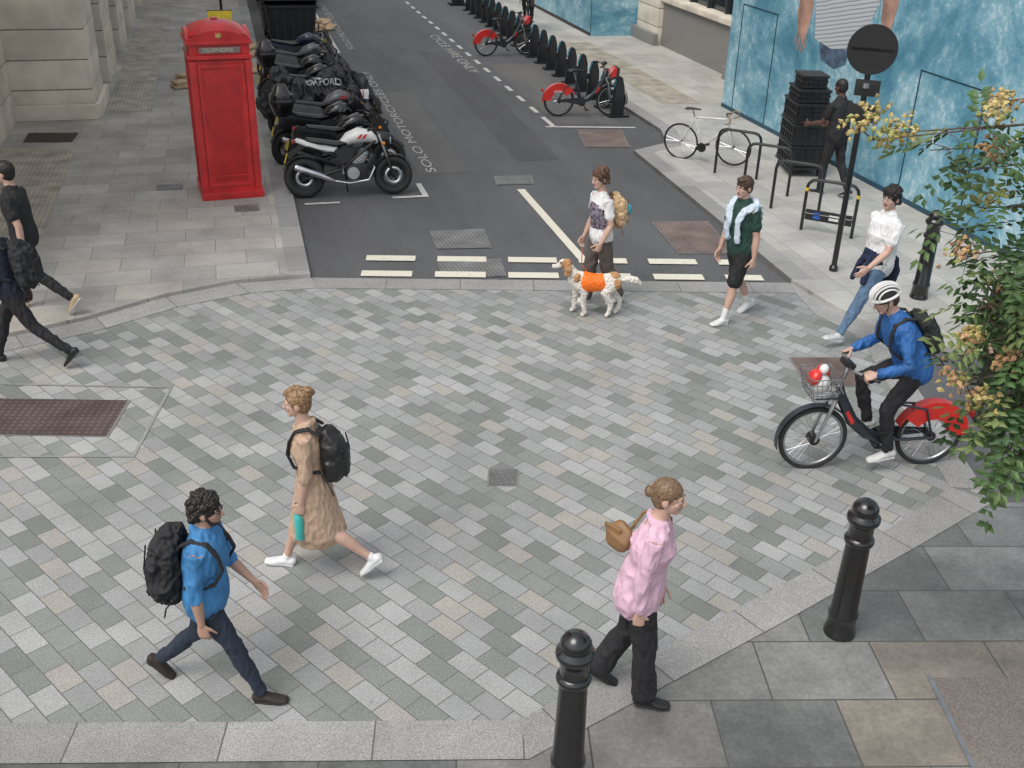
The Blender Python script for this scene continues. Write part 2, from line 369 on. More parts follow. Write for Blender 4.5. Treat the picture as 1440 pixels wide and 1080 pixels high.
    F.tube([(0,(-.004 if z<.7 else .0)*h,z*h) for z,a,b in pr],[((a+loose*(1.0 if z<.75 else .3)+ex)*h,(b+loose*(1.0 if z<.75 else .3)+ex)*h) for z,a,b in pr],'top',seg=24,ref=X)
    if C.get('collar'):
        F.tube([(-.042*h,.0*h,.828*h),(-.03*h,-.036*h,.842*h),(0,-.048*h,.848*h),(.03*h,-.036*h,.842*h),(.042*h,.0,.828*h)],[(.016*h,.009*h)]*5,'top',ref=(0,0,1))
        for sd in(1,-1): F.tube([(sd*.042*h,.0,.83*h),(sd*.032*h,.04*h,.81*h),(sd*.018*h,.058*h,.785*h)],[(.015*h,.008*h),(.015*h,.008*h),(.006*h,.006*h)],'top',ref=(0,0,1))
    F.tube([(0,-.008*h,.80*h),(0,-.006*h,.835*h),(0,.000*h,.865*h),(0,.004*h,.90*h)],[.045*h,.034*h,.031*h,.031*h],'skin',ref=X)
    if bottom=='dress':
        F.M=Matrix.Identity(4)
        zz=[(.60,.078,.058,0),(.54,.104,.078,-.004),(.46,.108,.092,-.004),(.38,.110,.108,-.004),(.31,.108,.125,-.008),(.262,.108,.138,-.010)]
        F.tube([(0,y*h,hipz+(z-.52)*h) for z,a,b,y in zz],[(a*h,b*h) for z,a,b,y in zz],'top',seg=28,ref=X)
        F.M=LM; F.tube([(0,0,.592*h),(0,0,.612*h)],[(.085*h,.065*h)]*2,'belt',seg=20,ref=X); 
    F.M=Matrix.Identity(4); R3=LM.to_3x3()
    for sd,a in arms.items():
        S=LM@V3((sd*sh*h,-.004*h,.795*h)); lu,lf=.172*h,.148*h
        if a[0]=='ik':
            E,W=ik2(S,V3(a[1]),lu,lf,V3((sd*.5,-.3,-1))); curl=a[2]; th=V3(a[3])
        else:
            ua=(R3@V3(a[0])).normalized(); fa=(R3@V3(a[1])).normalized(); E=S+ua*lu; W=E+fa*lf; curl=a[2]; th=V3(a[3]) if len(a)>3 else V3((0,1,.05))
        C_in=LM@V3((sd*(sh-.03)*h,-.002*h,.79*h))
        F.tube([C_in,S,S.lerp(E,.5),E,E.lerp(W,.35),W],[.03*h,.029*h,.026*h,.0225*h,.0225*h,.0145*h],'skin')
        def ap(t): return S.lerp(E,t) if t<=1 else E.lerp(W,t-1)
        if sleeve=='long': F.tube([C_in,S,ap(.5),ap(1),ap(1.4),ap(1.92)],[.042*h,.038*h,.034*h,.031*h,.029*h,.023*h],'top')
        elif sleeve=='elbow': F.tube([C_in,S,ap(.5),ap(.95),ap(1.12)],[.042*h,.038*h,.034*h,.031*h,.031*h],'top')
        elif sleeve=='short': F.tube([C_in,S,ap(.35),ap(.62)],[.042*h,.037*h,.036*h,.037*h],'top')
        handgeo(F,W,(W-E),th,sd,h,curl)
    if straps:
        F.M=LM; fx=1.0 if not female else .88; fy=1.0 if not female else .86
        for sd in(1,-1):
            F.tube([(sd*.062*h*fx,-.075*h,.80*h),(sd*.064*h*fx,-.03*h,.832*h),(sd*.066*h*fx,.03*h,.825*h*1.0),(sd*.068*h*fx,.072*h*fy,.775*h),(sd*.075*h*fx,(.084*fy+loose*.7)*h,.72*h),(sd*.09*h*fx,(.056*fy+loose*.6)*h,.655*h),(sd*.094*h*fx,0,.63*h),(sd*.078*h*fx,-.06*h,.615*h)],[(.013*h,.0065*h)]*8,'strap',seg=10,ref=X)
    q=.135*h; HM=LM@Matrix.Translation((0,.004*h,.885*h))@Matrix.Rotation(rad(head[0]),4,'Z')@Matrix.Rotation(rad(lean*.7-head[1]),4,'X')@Matrix.Translation((0,.012*h,.052*h))@Matrix.Scale(q,4)
    F.M=HM; G='head'
    F.ell((0,-.04,.12),(.335,.41,.37),'skin',G); F.ell((0,.07,-.13),(.265,.29,.35),'skin',G); F.ell((0,.24,-.39),(.12,.10,.085),'skin',G)
    F.tube([(0,-.12,-.6),(0,-.1,-.25)],[.225,.23],'skin',G)
    F.tube([(0,.345,.04),(0,.40,-.03),(0,.455,-.115)],[.035,.042,.05],'skin',G,8); F.ell((0,.41,-.13),(.075,.055,.042),'skin',G)
    F.ell((0,.30,.085),(.22,.09,.045),'skin',G)
    for sd in(1,-1):
        F.ell((sd*.15,.25,-.09),(.09,.08,.09),'skin',G)
        F.ell((sd*.125,.325,.01),(.058,.045,.035),'eye',G); F.ell((sd*.125,.362,.01),(.026,.02,.026),'iris',G)
        F.tube([(sd*.05,.385,.095),(sd*.13,.385,.115),(sd*.21,.335,.095)],[.016,.02,.013],'brow',G,8)
        F.ell((sd*.335,-.03,-.03),(.032,.085,.125),'skin',G)
    F.ell((0,.345,-.235),(.10,.045,.022),'lips',G); F.ell((0,.335,-.275),(.085,.045,.024),'lips',G)
    rnd=random.Random(len(name)*7+int(H*100))
    if hair in('short','curly','bun','lowbun','crop','wavy'):
        t={'crop':(.352,.425,.385),'short':(.375,.445,.42),'curly':(.38,.45,.42),'bun':(.36,.435,.40),'lowbun':(.362,.435,.395),'wavy':(.375,.44,.42)}[hair]
        F.ell((0,-.075,.165),t,'hair',G); F.ell((0,-.17,-.02),(.335,.31,.36),'hair',G)
    if hair in('curly','wavy'):
        for i in range(46):
            a=rnd.uniform(0,2*math.pi); e=rnd.uniform(.05,1.4); c=V3((math.cos(a)*math.cos(e)*.36,-.09+math.sin(a)*math.cos(e)*.42,.17+math.sin(e)*.38))
            if c.y>.22 and c.z<.3: continue
            r=rnd.uniform(.07,.12); F.ell(c,(r,r,r*.9),'hair',G)
        for i in range(22):
            a=rnd.uniform(rad(190),rad(350)); c=V3((math.cos(a)*.34,-.1+math.sin(a)*.36,rnd.uniform(-.25,.15))); r=rnd.uniform(.07,.12); F.ell(c,(r,r,r),'hair',G)
    if hair=='wavy':
        F.ell((0,-.40,.40),(.20,.17,.17),'hair',G)
        for sd in(1,-1): F.tube([(sd*.27,.18,.22),(sd*.35,.06,0),(sd*.33,.02,-.2)],[.08,.06,.03],'hair',G,8)
    if hair=='bun':
        F.ell((0,-.38,.40),(.22,.20,.18),'hair',G); F.ell((.09,-.48,.34),(.13,.13,.12),'hair',G); F.ell((-.10,-.40,.50),(.13,.13,.1),'hair',G); F.tube([(0,.30,.36),(0,.05,.53),(0,-.3,.46)],[.12,.15,.14],'hair',G)
        for sd in(1,-1): F.tube([(sd*.24,.22,.25),(sd*.33,.10,.02),(sd*.33,.08,-.12)],[.06,.03,.015],'hair',G,8)
    if hair=='lowbun':
        F.ell((0,-.53,.06),(.16,.14,.16),'hair',G); F.ell((0,-.4,.10),(.22,.15,.2),'hair',G)
    if hair=='short': F.ell((0,.20,.42),(.26,.19,.12),'hair',G)
    if hair=='helmet':
        F.ell((0,-.2,-.02),(.32,.27,.30),'hair',G); F.ell((0,-.03,.24),(.40,.51,.36),'vent',G)
        for i in range(7):
            x=-.33+.11*i; w=math.sqrt(max(.05,1-(x/.44)**2))
            F.tube([(x,-.03+.54*w*math.cos(t),.24+.40*w*math.sin(t)) for t in [rad(u) for u in range(-5,190,15)]],[(.036,.035)]*13,'helmet',G,8,ref=(1,0,0))
        F.tube([(.42*math.cos(t),-.03+.54*math.sin(t),.19) for t in [rad(u) for u in range(0,361,20)]],.05,'helmet',G,8,ref=(0,0,1))
        for sd in(1,-1): F.tube([(sd*.36,.02,.15),(sd*.30,.10,-.2),(sd*.1,.17,-.42)],.018,'strap',G,6)
    if C.get('beard'):
        F.tube([(-.29,.04,-.12),(-.22,.19,-.34),(0,.30,-.42),(.22,.19,-.34),(.29,.04,-.12)],[.05,.065,.07,.065,.05],'brow',G,8)
    if C.get('glasses'):
        for sd in(1,-1):
            F.tube([(sd*.125+.075*math.cos(t),.40,.01+.06*math.sin(t)) for t in [rad(u) for u in range(0,361,45)]],.013,'iris',G,6,ref=(0,1,0)); F.tube([(sd*.2,.39,.03),(sd*.35,.05,.02)],.012,'iris',G,6)
    F.M=LM
    if extra: extra(F,LM,h,hipz)
    F.M=Matrix.Identity(4)
    lm={'skin':C['skin'],'top':C['top'],'bottom':C.get('bottom',C['top']),'shoe':C['shoe'],'hair':C['hair'],'brow':C['hair'],'lips':lips,'eye':eyew,'iris':iris,'sole':C.get('sole',soleb),'strap':C.get('strap',MATS['black_fabric']),
        'sock':C.get('sock',solew),'belt':C.get('belt',C['top']),'helmet':solew,'vent':MATS['black_fabric'],'x1':C.get('x1'),'x2':C.get('x2'),'x3':C.get('x3')}
    hd=(.009,55,55) if hair in('curly','wavy') else (.0035,70,18)
    F.build('body',lm,{'body':voxb,'hand':.0036,'head':.0042},{'top':(.011,13,6),'bottom':(.011,12,6),'hair':hd,'x1':(.012,15,8),'x2':(.006,15,8)},parent=root)
    return root,LM

black_fabric=mat('black_fabric',(.015,.015,.017),.75,bump=.3,bs=300)
black_plastic=mat('black_plastic',(.015,.015,.016),.45); black_gloss=mat('black_gloss_paint',(.009,.009,.010),.22,coat=.5)
rubber=mat('tyre_rubber',(.02,.02,.02),.8); chrome=mat('chrome',(.6,.6,.62),.18,1.0); alu=mat('aluminium',(.45,.46,.47),.35,1.0); darkmet=mat('dark_metal',(.05,.05,.052),.4,.8)
hair_dk=mat('hair_dark',(.014,.010,.008),.5); hair_br=mat('hair_brown',(.06,.034,.02),.5,var=.3,vs=40); hair_bl=mat('hair_dark_blonde',(.23,.135,.065),.45,var=.45,vs=60); hair_lb=mat('hair_light_brown',(.17,.105,.06),.45,var=.35,vs=60)

def backpack(root,LM,h,m,m2,w=.092,d=.058,z0=.56,z1=.80,yo=-.125,vox=.007,lump=.012):
    F=Fig(); F.M=LM; zm=(z0+z1)/2
    F.tube([(0,yo*h,z0*h),(0,(yo-.004)*h,(z0+.03)*h),(0,(yo-.006)*h,zm*h),(0,yo*h,(z1-.04)*h),(0,(yo+.012)*h,z1*h)],[(w*.8*h,d*.8*h),(w*h,d*h),(w*h,d*1.05*h),(w*.93*h,d*.9*h),(w*.6*h,d*.6*h)],'a',seg=24,ref=(1,0,0),sq=3.2)
    F.tube([(0,(yo-d*.9)*h,(z0+.015)*h),(0,(yo-d*1.0)*h,(zm)*h)],[(w*.72*h,.022*h),(w*.66*h,.018*h)],'a',seg=18,ref=(1,0,0),sq=3)
    for sd in(1,-1):
        F.tube([(sd*w*.95*h,yo*h,(z0+.01)*h),(sd*w*.95*h,yo*h,(zm-.02)*h)],[(.016*h,.03*h)]*2,'a',ref=(1,0,0))
        F.tube([(sd*.06*h,(yo+.05)*h,(z0+.02)*h),(sd*.10*h,(yo+.01)*h,(z0-.02)*h),(sd*.095*h,(yo-.0)*h,(z0-.07)*h)],.005*h,'b',seg=6)
        F.tube([(sd*w*.55*h,(yo-d*1.12)*h,(z1-.03)*h),(sd*w*.6*h,(yo-d*1.28)*h,zm*h),(sd*w*.6*h,(yo-d*1.1)*h,(z0)*h)],.005*h,'b',seg=6)
    F.tube([(-.02*h,(yo+.045)*h,z1*h),(-.015*h,(yo+.045)*h,(z1+.03)*h),(.015*h,(yo+.045)*h,(z1+.03)*h),(.02*h,(yo+.045)*h,z1*h)],.006*h,'b',seg=6)
    F.tube([(-w*.8*h,(yo-d*.75)*h,(z1-.055)*h),(0,(yo-d*1.12)*h,(z1-.06)*h),(w*.8*h,(yo-d*.75)*h,(z1-.055)*h)],.005*h,'b',seg=6)
    F.build('backpack',{'a':m,'b':m2},{'body':vox},{'a':(lump,11,8)},parent=root)

# ---- people
D=mat
BLK=D('black_cloth',(.016,.016,.018),.8,bump=.2,bs=250)
r,LM=human('walking_man',(-.44,5.60),(.95,-.31),1.60,False,{1:(27,6,-4),-1:(-20,28,42)},{1:((.10,-.02,-1),(.02,.16,-1),.5),-1:((-.12,.28,-.95),(.12,.75,-.62),.6,(0,.2,1))},
  dict(skin=skinM,top=D('blue_shirt',(.045,.20,.43),.75,var=.2,bump=.2,bs=200),bottom=D('dark_jeans',(.018,.027,.045),.85,bump=.2,bs=250),shoe=D('brown_boot',(.025,.016,.012),.7),hair=hair_dk,beard=1,glasses=1,collar=1),lean=4,head=(2,0),hair='curly',bottom='jeans',sleeve='elbow',straps=True,loose=.012,fat=.003)
backpack(r,LM,1.60,black_fabric,black_plastic,w=.098,d=.064,z0=.54,z1=.81,yo=-.14,lump=.035)
h=1.62
r,LM=human('walking_woman',(.32,6.74),(-.97,.25),h,True,{1:(22,6,-6),-1:(-17,36,42)},{-1:((-.08,.02,-1),(-.04,.28,-1),1.3),1:((.1,-.25,-1),(.05,.1,-1),.5)},
  dict(skin=skinL,top=D('tan_cotton',(.46,.325,.23),.8,var=.08,bump=.2,bs=200),belt=D('tan_belt',(.34,.23,.155),.7),shoe=D('white_trainer',(.7,.7,.7),.6),sole=solew,hair=hair_bl,collar=1),lean=4,head=(5,0),hair='bun',bottom='dress',sleeve='elbow',straps=True)
backpack(r,LM,h,D('black_leather',(.014,.014,.015),.35,bump=.3,bs=90),black_plastic,w=.080,d=.055,z0=.575,z1=.785,yo=-.112,lump=.008)
S=LM@V3((-.09*h,-.004*h,.795*h)); R3=LM.to_3x3(); ua=(R3@V3((-.08,.02,-1))).normalized(); fa=(R3@V3((-.04,.28,-1))).normalized(); Wp=S+ua*.172*h+fa*(.148+.055)*h
b=MB(); teal=D('turquoise_bottle',(.05,.42,.38),.35,coat=.3)
b.lathe([(0,-.24),(.034,-.24),(.037,-.23),(.037,-.05),(.033,-.03),(.022,-.015),(.022,.0)],teal); b.lathe([(.025,0),(.025,.035),(.018,.04),(0,.04)],D('bottle_cap',(.6,.65,.65),.4)); b.torus((0,0,.055),.022,.005,black_plastic,seg=16,rs=6)
b.obj('water_bottle',(Wp.x+.028,Wp.y+.01,Wp.z),parent=r)
def pinkx(F,LM,h,hz):
    F.tube([(-.06*h,-.09*h,.72*h),(-.075*h,-.06*h,.80*h),(-.078*h,-.01*h,.832*h),(-.08*h,.045*h,.80*h),(-.09*h,.06*h,.72*h),(-.115*h,-.02*h,.70*h)],.007*h,'x2',seg=8)
    F.tube([(0,-.01*h,.475*h),(0,-.008*h,.54*h),(0,-.008*h,.62*h)],[(.114*h,.092*h),(.114*h,.09*h),(.1*h,.08*h)],'top',seg=24,ref=(1,0,0))
r,LM=human('walking_woman',(2.24,4.93),(.90,-.42),1.69,True,{1:(8,4,0),-1:(-8,18,24)},{1:((.10,-.06,-1),(-.04,.14,-1),.6),-1:((-.10,.15,-1),(.05,.3,-1),.6)},
  dict(skin=skinL,top=D('pink_cotton',(.64,.42,.52),.8,var=.06,bump=.2,bs=200),bottom=BLK,shoe=D('black_leather_shoe',(.012,.012,.012),.35),hair=hair_lb,x2=D('brown_leather',(.22,.12,.05),.5),collar=1),lean=7,head=(-8,0),hair='lowbun',bottom='wide',sleeve='long',loose=.013,extra=pinkx)
F=Fig(); F.M=LM; h=1.69
F.tube([(-.04*h,-.125*h,.665*h),(-.04*h,-.125*h,.70*h),(-.04*h,-.11*h,.735*h)],[(.05*h,.030*h),(.060*h,.031*h),(.045*h,.018*h)],'a',seg=20,ref=(.6,.8,0),sq=3.5)
F.tube([(-.04*h,-.150*h,.70*h),(-.04*h,-.157*h,.735*h)],[(.035*h,.008*h),(.045*h,.006*h)],'a',ref=(.6,.8,0),sq=3)
F.build('shoulder_bag',{'a':MATS['brown_leather']},{'body':.006},{},parent=r)
def vest(F,LM,h,hz):
    F.tube([(0,0,.60*h),(0,0,.66*h),(0,0,.70*h),(0,.003*h,.735*h)],[(.090*h,.068*h),(.090*h,.070*h),(.098*h,.080*h),(.096*h,.076*h)],'x1',seg=24,ref=(1,0,0))
r,LM=human('walking_woman',(4.18,11.45),(-.95,-.15),1.70,True,{1:(10,4,0),-1:(-10,16,15)},{-1:((-.12,-.10,-1),(-.02,.55,-.85),1.0),1:((.1,.1,-1),(.05,.4,-.9),.8)},
  dict(skin=skinL,top=D('white_tee',(.70,.69,.68),.8),bottom=D('grey_brown_trousers',(.095,.078,.068),.85),shoe=solew,sole=solew,hair=D('hair_auburn',(.10,.05,.028),.5,var=.4,vs=40),x1=D('patterned_top',(.16,.13,.17),.8,var=.9,vs=30)),lean=3,head=(10,4),hair='wavy',bottom='wide',sleeve='short',straps=False,extra=vest,voxb=.008)
backpack(r,LM,1.70,D('straw_bag',(.52,.36,.20),.8,var=.35,vs=35,bump=.6,bs=60),D('brown_strap',(.16,.07,.03),.6),w=.085,d=.06,z0=.60,z1=.79,yo=-.125,lump=.01)
b=MB(); b.ell((0,0,0),(.05,.03,.07),D('teal_pouch',(.02,.25,.33),.6)); b.ell((0,-.008,.02),(.035,.03,.03),D('orange_pouch',(.65,.22,.03),.6)); q=LM@V3((-.05*1.72,-.19*1.72,.69*1.72)); b.obj('pouch',q,parent=r)
def swx(F,LM,h,hz):
    F.tube([(-.10*h,0,.815*h),(-.07*h,-.05*h,.83*h),(0,-.07*h,.825*h),(.07*h,-.05*h,.83*h),(.10*h,0,.815*h)],[(.03*h,.022*h)]*5,'x1',seg=14,ref=(0,0,1))
    F.tube([(0,-.068*h,.83*h),(0,-.085*h,.77*h),(0,-.088*h,.70*h)],[(.085*h,.014*h),(.10*h,.012*h),(.08*h,.010*h)],'x1',seg=18,ref=(1,0,0))
    for sd in(1,-1): F.tube([(sd*.085*h,0,.825*h),(sd*.07*h,.06*h,.80*h),(sd*.045*h,.088*h,.73*h),(sd*.055*h,.088*h,.65*h),(sd*.05*h,.082*h,.59*h)],[(.034*h,.02*h),(.03*h,.016*h),(.026*h,.013*h),(.026*h,.012*h),(.024*h,.012*h)],'x1',seg=12,ref=(1,0,0))
human('walking_man',(5.66,10.68),(-.93,-.25),1.77,False,{-1:(16,4,-4),1:(-12,22,22)},{-1:((-.12,-.10,-1),(-.04,.10,-1),.6),1:((.12,.15,-1),(0,.35,-1),.6)},
  dict(skin=skinL,top=D('dark_green_tee',(.014,.05,.037),.8),bottom=D('black_shorts',(.014,.014,.015),.8),shoe=D('trainer_offwhite',(.62,.62,.62),.6),sole=solew,sock=solew,hair=hair_br,x1=D('pale_blue_sweater',(.55,.64,.72),.85)),lean=3,head=(5,3),hair='short',bottom='shorts',sleeve='short',extra=swx,loose=.012,voxb=.008)
def wtx(F,LM,h,hz):
    F.tube([(0,-.002*h,.545*h),(0,0,.60*h)],[(.112*h,.085*h),(.102*h,.078*h)],'x1',seg=22,ref=(1,0,0))
    F.tube([(0,-.075*h,.58*h),(0,-.10*h,.50*h),(0,-.105*h,.42*h),(0,-.10*h,.36*h)],[(.09*h,.018*h),(.10*h,.016*h),(.09*h,.014*h),(.07*h,.012*h)],'x1',seg=16,ref=(1,0,0))
    for sd in(1,-1): F.tube([(sd*.02*h,.09*h,.565*h),(sd*.04*h,.105*h,.50*h),(sd*.05*h,.12*h,.42*h)],[.02*h,.02*h,.017*h],'x1',seg=10)
human('walking_man',(6.95,9.84),(-.97,-.12),1.84,False,{-1:(30,2,-14),1:(-18,20,30)},{-1:((-.12,.35,-.9),(-.05,.75,-.55),.4),1:((.12,-.35,-.9),(.05,-.1,-1),.6)},
  dict(skin=skinL,top=D('white_tshirt',(.74,.74,.74),.8),bottom=D('blue_jeans',(.10,.17,.26),.85,var=.25),shoe=D('grey_trainer',(.5,.5,.5),.6),sole=solew,hair=hair_dk,x1=D('navy_sweater',(.012,.02,.055),.85)),lean=-3,head=(20,0),hair='curly',bottom='jeans',sleeve='short',extra=wtx,loose=.012,voxb=.008)
x,y=P(9.5,15.15)
human('delivery_man',(x,y),(-.35,.93),1.84,False,{-1:(12,10,0),1:(-10,20,20)},{-1:((-.15,.45,-.85),(.05,.95,-.2),.9,(0,0,1)),1:((.15,.35,-.9),(-.05,.95,-.3),.9,(0,0,1))},
  dict(skin=skinD,top=BLK,bottom=BLK,shoe=black_fabric,sole=solew,hair=hair_dk),lean=4,head=(0,8),hair='crop',sleeve='short',z0=KZ,loose=.012,voxb=.01)
r,LM=human('walking_man',(-2.38,11.00),(-.97,.2),1.72,False,{1:(26,8,0),-1:(-28,22,46)},{-1:((-.1,.25,-1),(0,.5,-.9),.6),1:((.1,-.3,-1),(.05,.1,-1),.6)},
  dict(skin=skinD,top=D('navy_jacket',(.012,.017,.032),.7),bottom=BLK,shoe=D('black_loafer',(.01,.01,.01),.4),hair=hair_dk),lean=8,hair='crop',straps=True,voxb=.009)
backpack(r,LM,1.72,black_fabric,black_plastic,w=.09,d=.06,z0=.57,z1=.80,yo=-.13,lump=.02)
human('walking_man',(-2.42,12.35),(-.97,.25),1.80,False,{1:(18,6,0),-1:(-16,36,50)},{-1:((-.12,-.25,-1),(0,.1,-1),.6),1:((.12,.2,-1),(.05,.1,-1),.6)},
  dict(skin=skinL,top=D('black_tee',(.015,.015,.016),.8),bottom=BLK,shoe=D('tan_shoe',(.45,.33,.2),.6),sole=solew,hair=hair_dk),lean=5,hair='short',sleeve='short',z0=.04,voxb=.01)
human('standing_man',(7.15,7.85),(-.3,-.95),1.75,False,{1:(2,3,0),-1:(-2,3,0)},{-1:((-.15,.05,-1),(.1,.6,-.6),.8),1:((.15,.05,-1),(-.1,.5,-.7),.8)},
  dict(skin=skinL,top=D('dark_grey_coat',(.02,.022,.025),.8),bottom=BLK,shoe=D('black_boot',(.012,.012,.012),.5),hair=hair_dk),hair='short',voxb=.01)
human('cyclist',(9.0,32.35),(-.35,-.93),1.78,False,{1:('ik',.22,.42,10),-1:('ik',.10,.24,5)},{1:('ik',(.24,.55,1.0),1.2,(-.9,.3,.3)),-1:('ik',(-.24,.55,1.0),1.2,(.9,.3,.3))},
  dict(skin=skinM,top=BLK,bottom=BLK,shoe=black_fabric,hair=hair_dk),lean=26,hair='short',hipz=.98,z0=KZ,voxb=.012)

# ------------------------------------------------------------------ bicycles
hire_red=D('hire_bike_red',(.60,.025,.018),.35,coat=.4); white_paint=D('white_gloss',(.7,.7,.68),.35,coat=.3)
def wheel(b,y,R,hub,tyre=.022,spokes=28,rim=alu):
    b.torus((0,y,R),R-tyre,tyre,rubber,seg=48); b.torus((0,y,R),R-tyre*2.1,tyre*.55,rim,seg=48,rs=6)
    b.cyl((-.05,y,R),(.05,y,R),hub,darkmet)
    for i in range(spokes):
        a=2*math.pi*i/spokes; sx=.028*(1 if i%2 else -1); a2=a+.35*(1 if i%4<2 else -1)
        b.cyl((sx,y+hub*math.cos(a2),R+hub*math.sin(a2)),(0,y+(R-tyre*2)*math.cos(a),R+(R-tyre*2)*math.sin(a)),.0018,chrome,seg=4)
def cranks(b,bb,ang,col=darkmet):
    b.cyl((-.06,bb[0],bb[1]),(.06,bb[0],bb[1]),.025,col); b.cyl((.045,bb[0],bb[1]),(.05,bb[0],bb[1]),.085,col,seg=24)
    for sd in(1,-1):
        a=ang+(0 if sd>0 else math.pi); e=(bb[0]+.17*math.cos(a),bb[1]+.17*math.sin(a))
        b.tube([(sd*.07,*bb),(sd*.08,*e)],.011,col,seg=8); b.box((sd*.13,*e),(.09,.075,.022),black_plastic,bev=.006)
def hirebike(b,ang=-1.0,bag=False):
    R=.325; rh=-.56; fh=.56; frame=D('hire_frame_dark',(.02,.025,.035),.4,coat=.3)
    wheel(b,rh,R,.045,.024); wheel(b,fh,R,.05,.024)
    b.tube([(0,.40,.86),(0,.36,.74),(0,.22,.50),(0,.06,.36),(0,-.08,.30)],[(.035,.04),(.04,.05),(.038,.055),(.038,.055),(.045,.05)],frame,seg=12,ref=(1,0,0))
    b.tube([(0,-.08,.30),(0,-.17,.58),(0,-.22,.74)],[.032,.026,.022],frame); b.cyl((0,-.21,.70),(0,-.27,.92),.015,alu)
    b.tube([(0,-.37,.925),(0,-.28,.945),(0,-.16,.94),(0,-.08,.93)],[(.085,.035),(.075,.035),(.035,.025),(.022,.018)],black_plastic,seg=14,ref=(1,0,0))
    for sd in(1,-1):
        b.tube([(sd*.02,-.09,.30),(sd*.055,-.35,.31),(sd*.06,rh,R)],.016,frame,seg=8); b.tube([(sd*.02,-.20,.66),(sd*.06,-.45,.62),(sd*.06,rh,R)],.012,frame,seg=8)
        b.tube([(sd*.02,.42,.78),(sd*.065,.45,.70),(sd*.06,fh,R)],[.022,.020,.014],alu,seg=8)
        b.tube([(0,.35,1.04),(sd*.12,.36,1.06),(sd*.24,.28,1.07),(sd*.31,.22,1.06)],.013,alu,seg=8); b.tube([(sd*.22,.30,1.07),(sd*.32,.21,1.06)],.019,black_plastic,seg=8)
        b.tube([(sd*.13,.42,.80),(sd*.13,.66,.80)],.008,darkmet,seg=6)
        b.band((sd*.045,rh,R),.18,.352,-.006,.006,hire_red,35,178)
        b.prism([(.235,.475),(.31,.60),(.285,.62),(.21,.50)],sd*.036,sd*.043,hire_red,bev=0)
    b.tube([(0,.41,.84),(0,.37,.96),(0,.35,1.04)],[.022,.018,.02],alu); b.box((0,.36,1.085),(.14,.1,.05),black_plastic,rot=(.4,0,0),bev=.012)
    b.band((0,rh,R),.343,.356,-.05,.05,hire_red,20,185); b.band((0,fh,R),.343,.352,-.035,.035,frame,-15,130)
    if not bag:
        b.prism([(.43,.74),(.66,.80),(.68,1.0),(.60,1.02),(.58,.83),(.43,.79)],-.13,.13,D('carrier_dark',(.03,.03,.035),.4),bev=.01)
        b.prism([(.50,.80),(.60,.84),(.63,1.01),(.56,1.0),(.49,.9)],-.138,.138,hire_red,bev=.008)
    else:
        for z,k in ((.78,.80),(.86,.9),(.94,.97),(1.0,1.0)):
            pts=[(-.16*k,.45),(.16*k,.45),(.16*k,.45+.28*k),(-.16*k,.45+.28*k)]
            for i in range(4): b.cyl((*pts[i],z),(*pts[(i+1)%4],z),.005,alu,seg=6)
        for i in range(7):
            x=-.16+.32*i/6
            b.cyl((x*.8,.45,.78),(x,.45,1.0),.0035,alu,seg=5); b.cyl((x*.8,.674,.78),(x,.73,1.0),.0035,alu,seg=5); b.cyl((x*.8,.45,.78),(x*.8,.674,.78),.0035,alu,seg=5)
            y=.45+.28*i/6
            for sd in(1,-1): b.cyl((sd*.128,.45+(y-.45)*.8,.78),(sd*.16,y,1.0),.0035,alu,seg=5)
        wb_=D('plastic_bag_white',(.6,.6,.6),.5)
        b.ell((0,.60,.90),(.12,.10,.10),wb_); b.ell((-.03,.66,.97),(.08,.06,.08),hire_red,Euler((.4,.3,0)).to_matrix()); b.ell((.05,.55,.99),(.07,.06,.06),hire_red); b.ell((-.02,.58,1.04),(.05,.04,.05),wb_,Euler((.5,.5,0)).to_matrix())
    for sd in(1,-1): b.tube([(sd*.15,.42,.86),(sd*.15,.50,.98)],.007,alu,seg=6)
    b.prism([(-.60,.33),(-.08,.24),(0,.28),(0,.37),(-.1,.40),(-.58,.36)],.05,.075,frame,bev=.008)
    cranks(b,(-.08,.30),ang)
    b.box((0,rh-.36,.55),(.1,.03,.07),D('red_lens',(.4,.01,.01),.2),bev=.01)
white_txt=D('white_lettering',(.7,.7,.7),.5)
def textobj(body,size,m,name,loc,rot,scale=(1,1,1),parent=None,extrude=0.001,off=.012):
    cu=bpy.data.curves.new(name,'FONT'); cu.body=body; cu.size=size; cu.extrude=extrude; cu.offset=size*off
    t=link(bpy.data.objects.new('t',cu)); dg=bpy.context.evaluated_depsgraph_get(); me=bpy.data.meshes.new_from_object(t.evaluated_get(dg)); bpy.data.objects.remove(t)
    me.name=name; me.materials.clear(); me.materials.append(m); o=link(bpy.data.objects.new(name,me)); o.location=loc; o.rotation_euler=rot; o.scale=scale
    if parent: o.parent=parent
    return o
def place_hire(loc,d,z=0,ang=-1.0,name='hire_bicycle',bag=False):
    b=MB(); hirebike(b,ang,bag); o=b.obj(name,(loc[0],loc[1],z),head2rot(d))
    return o
o=place_hire((7.18,21.18),(1,-.1)); textobj('cycles',.075,white_txt,'mudguard_lettering',(.054,-.68,.50),(rad(90),0,rad(90)),parent=o)
place_hire((7.25,28.2),(1,.05))
cb=place_hire((5.42,7.25),(-.99,.14),ang=-1.95,bag=True)
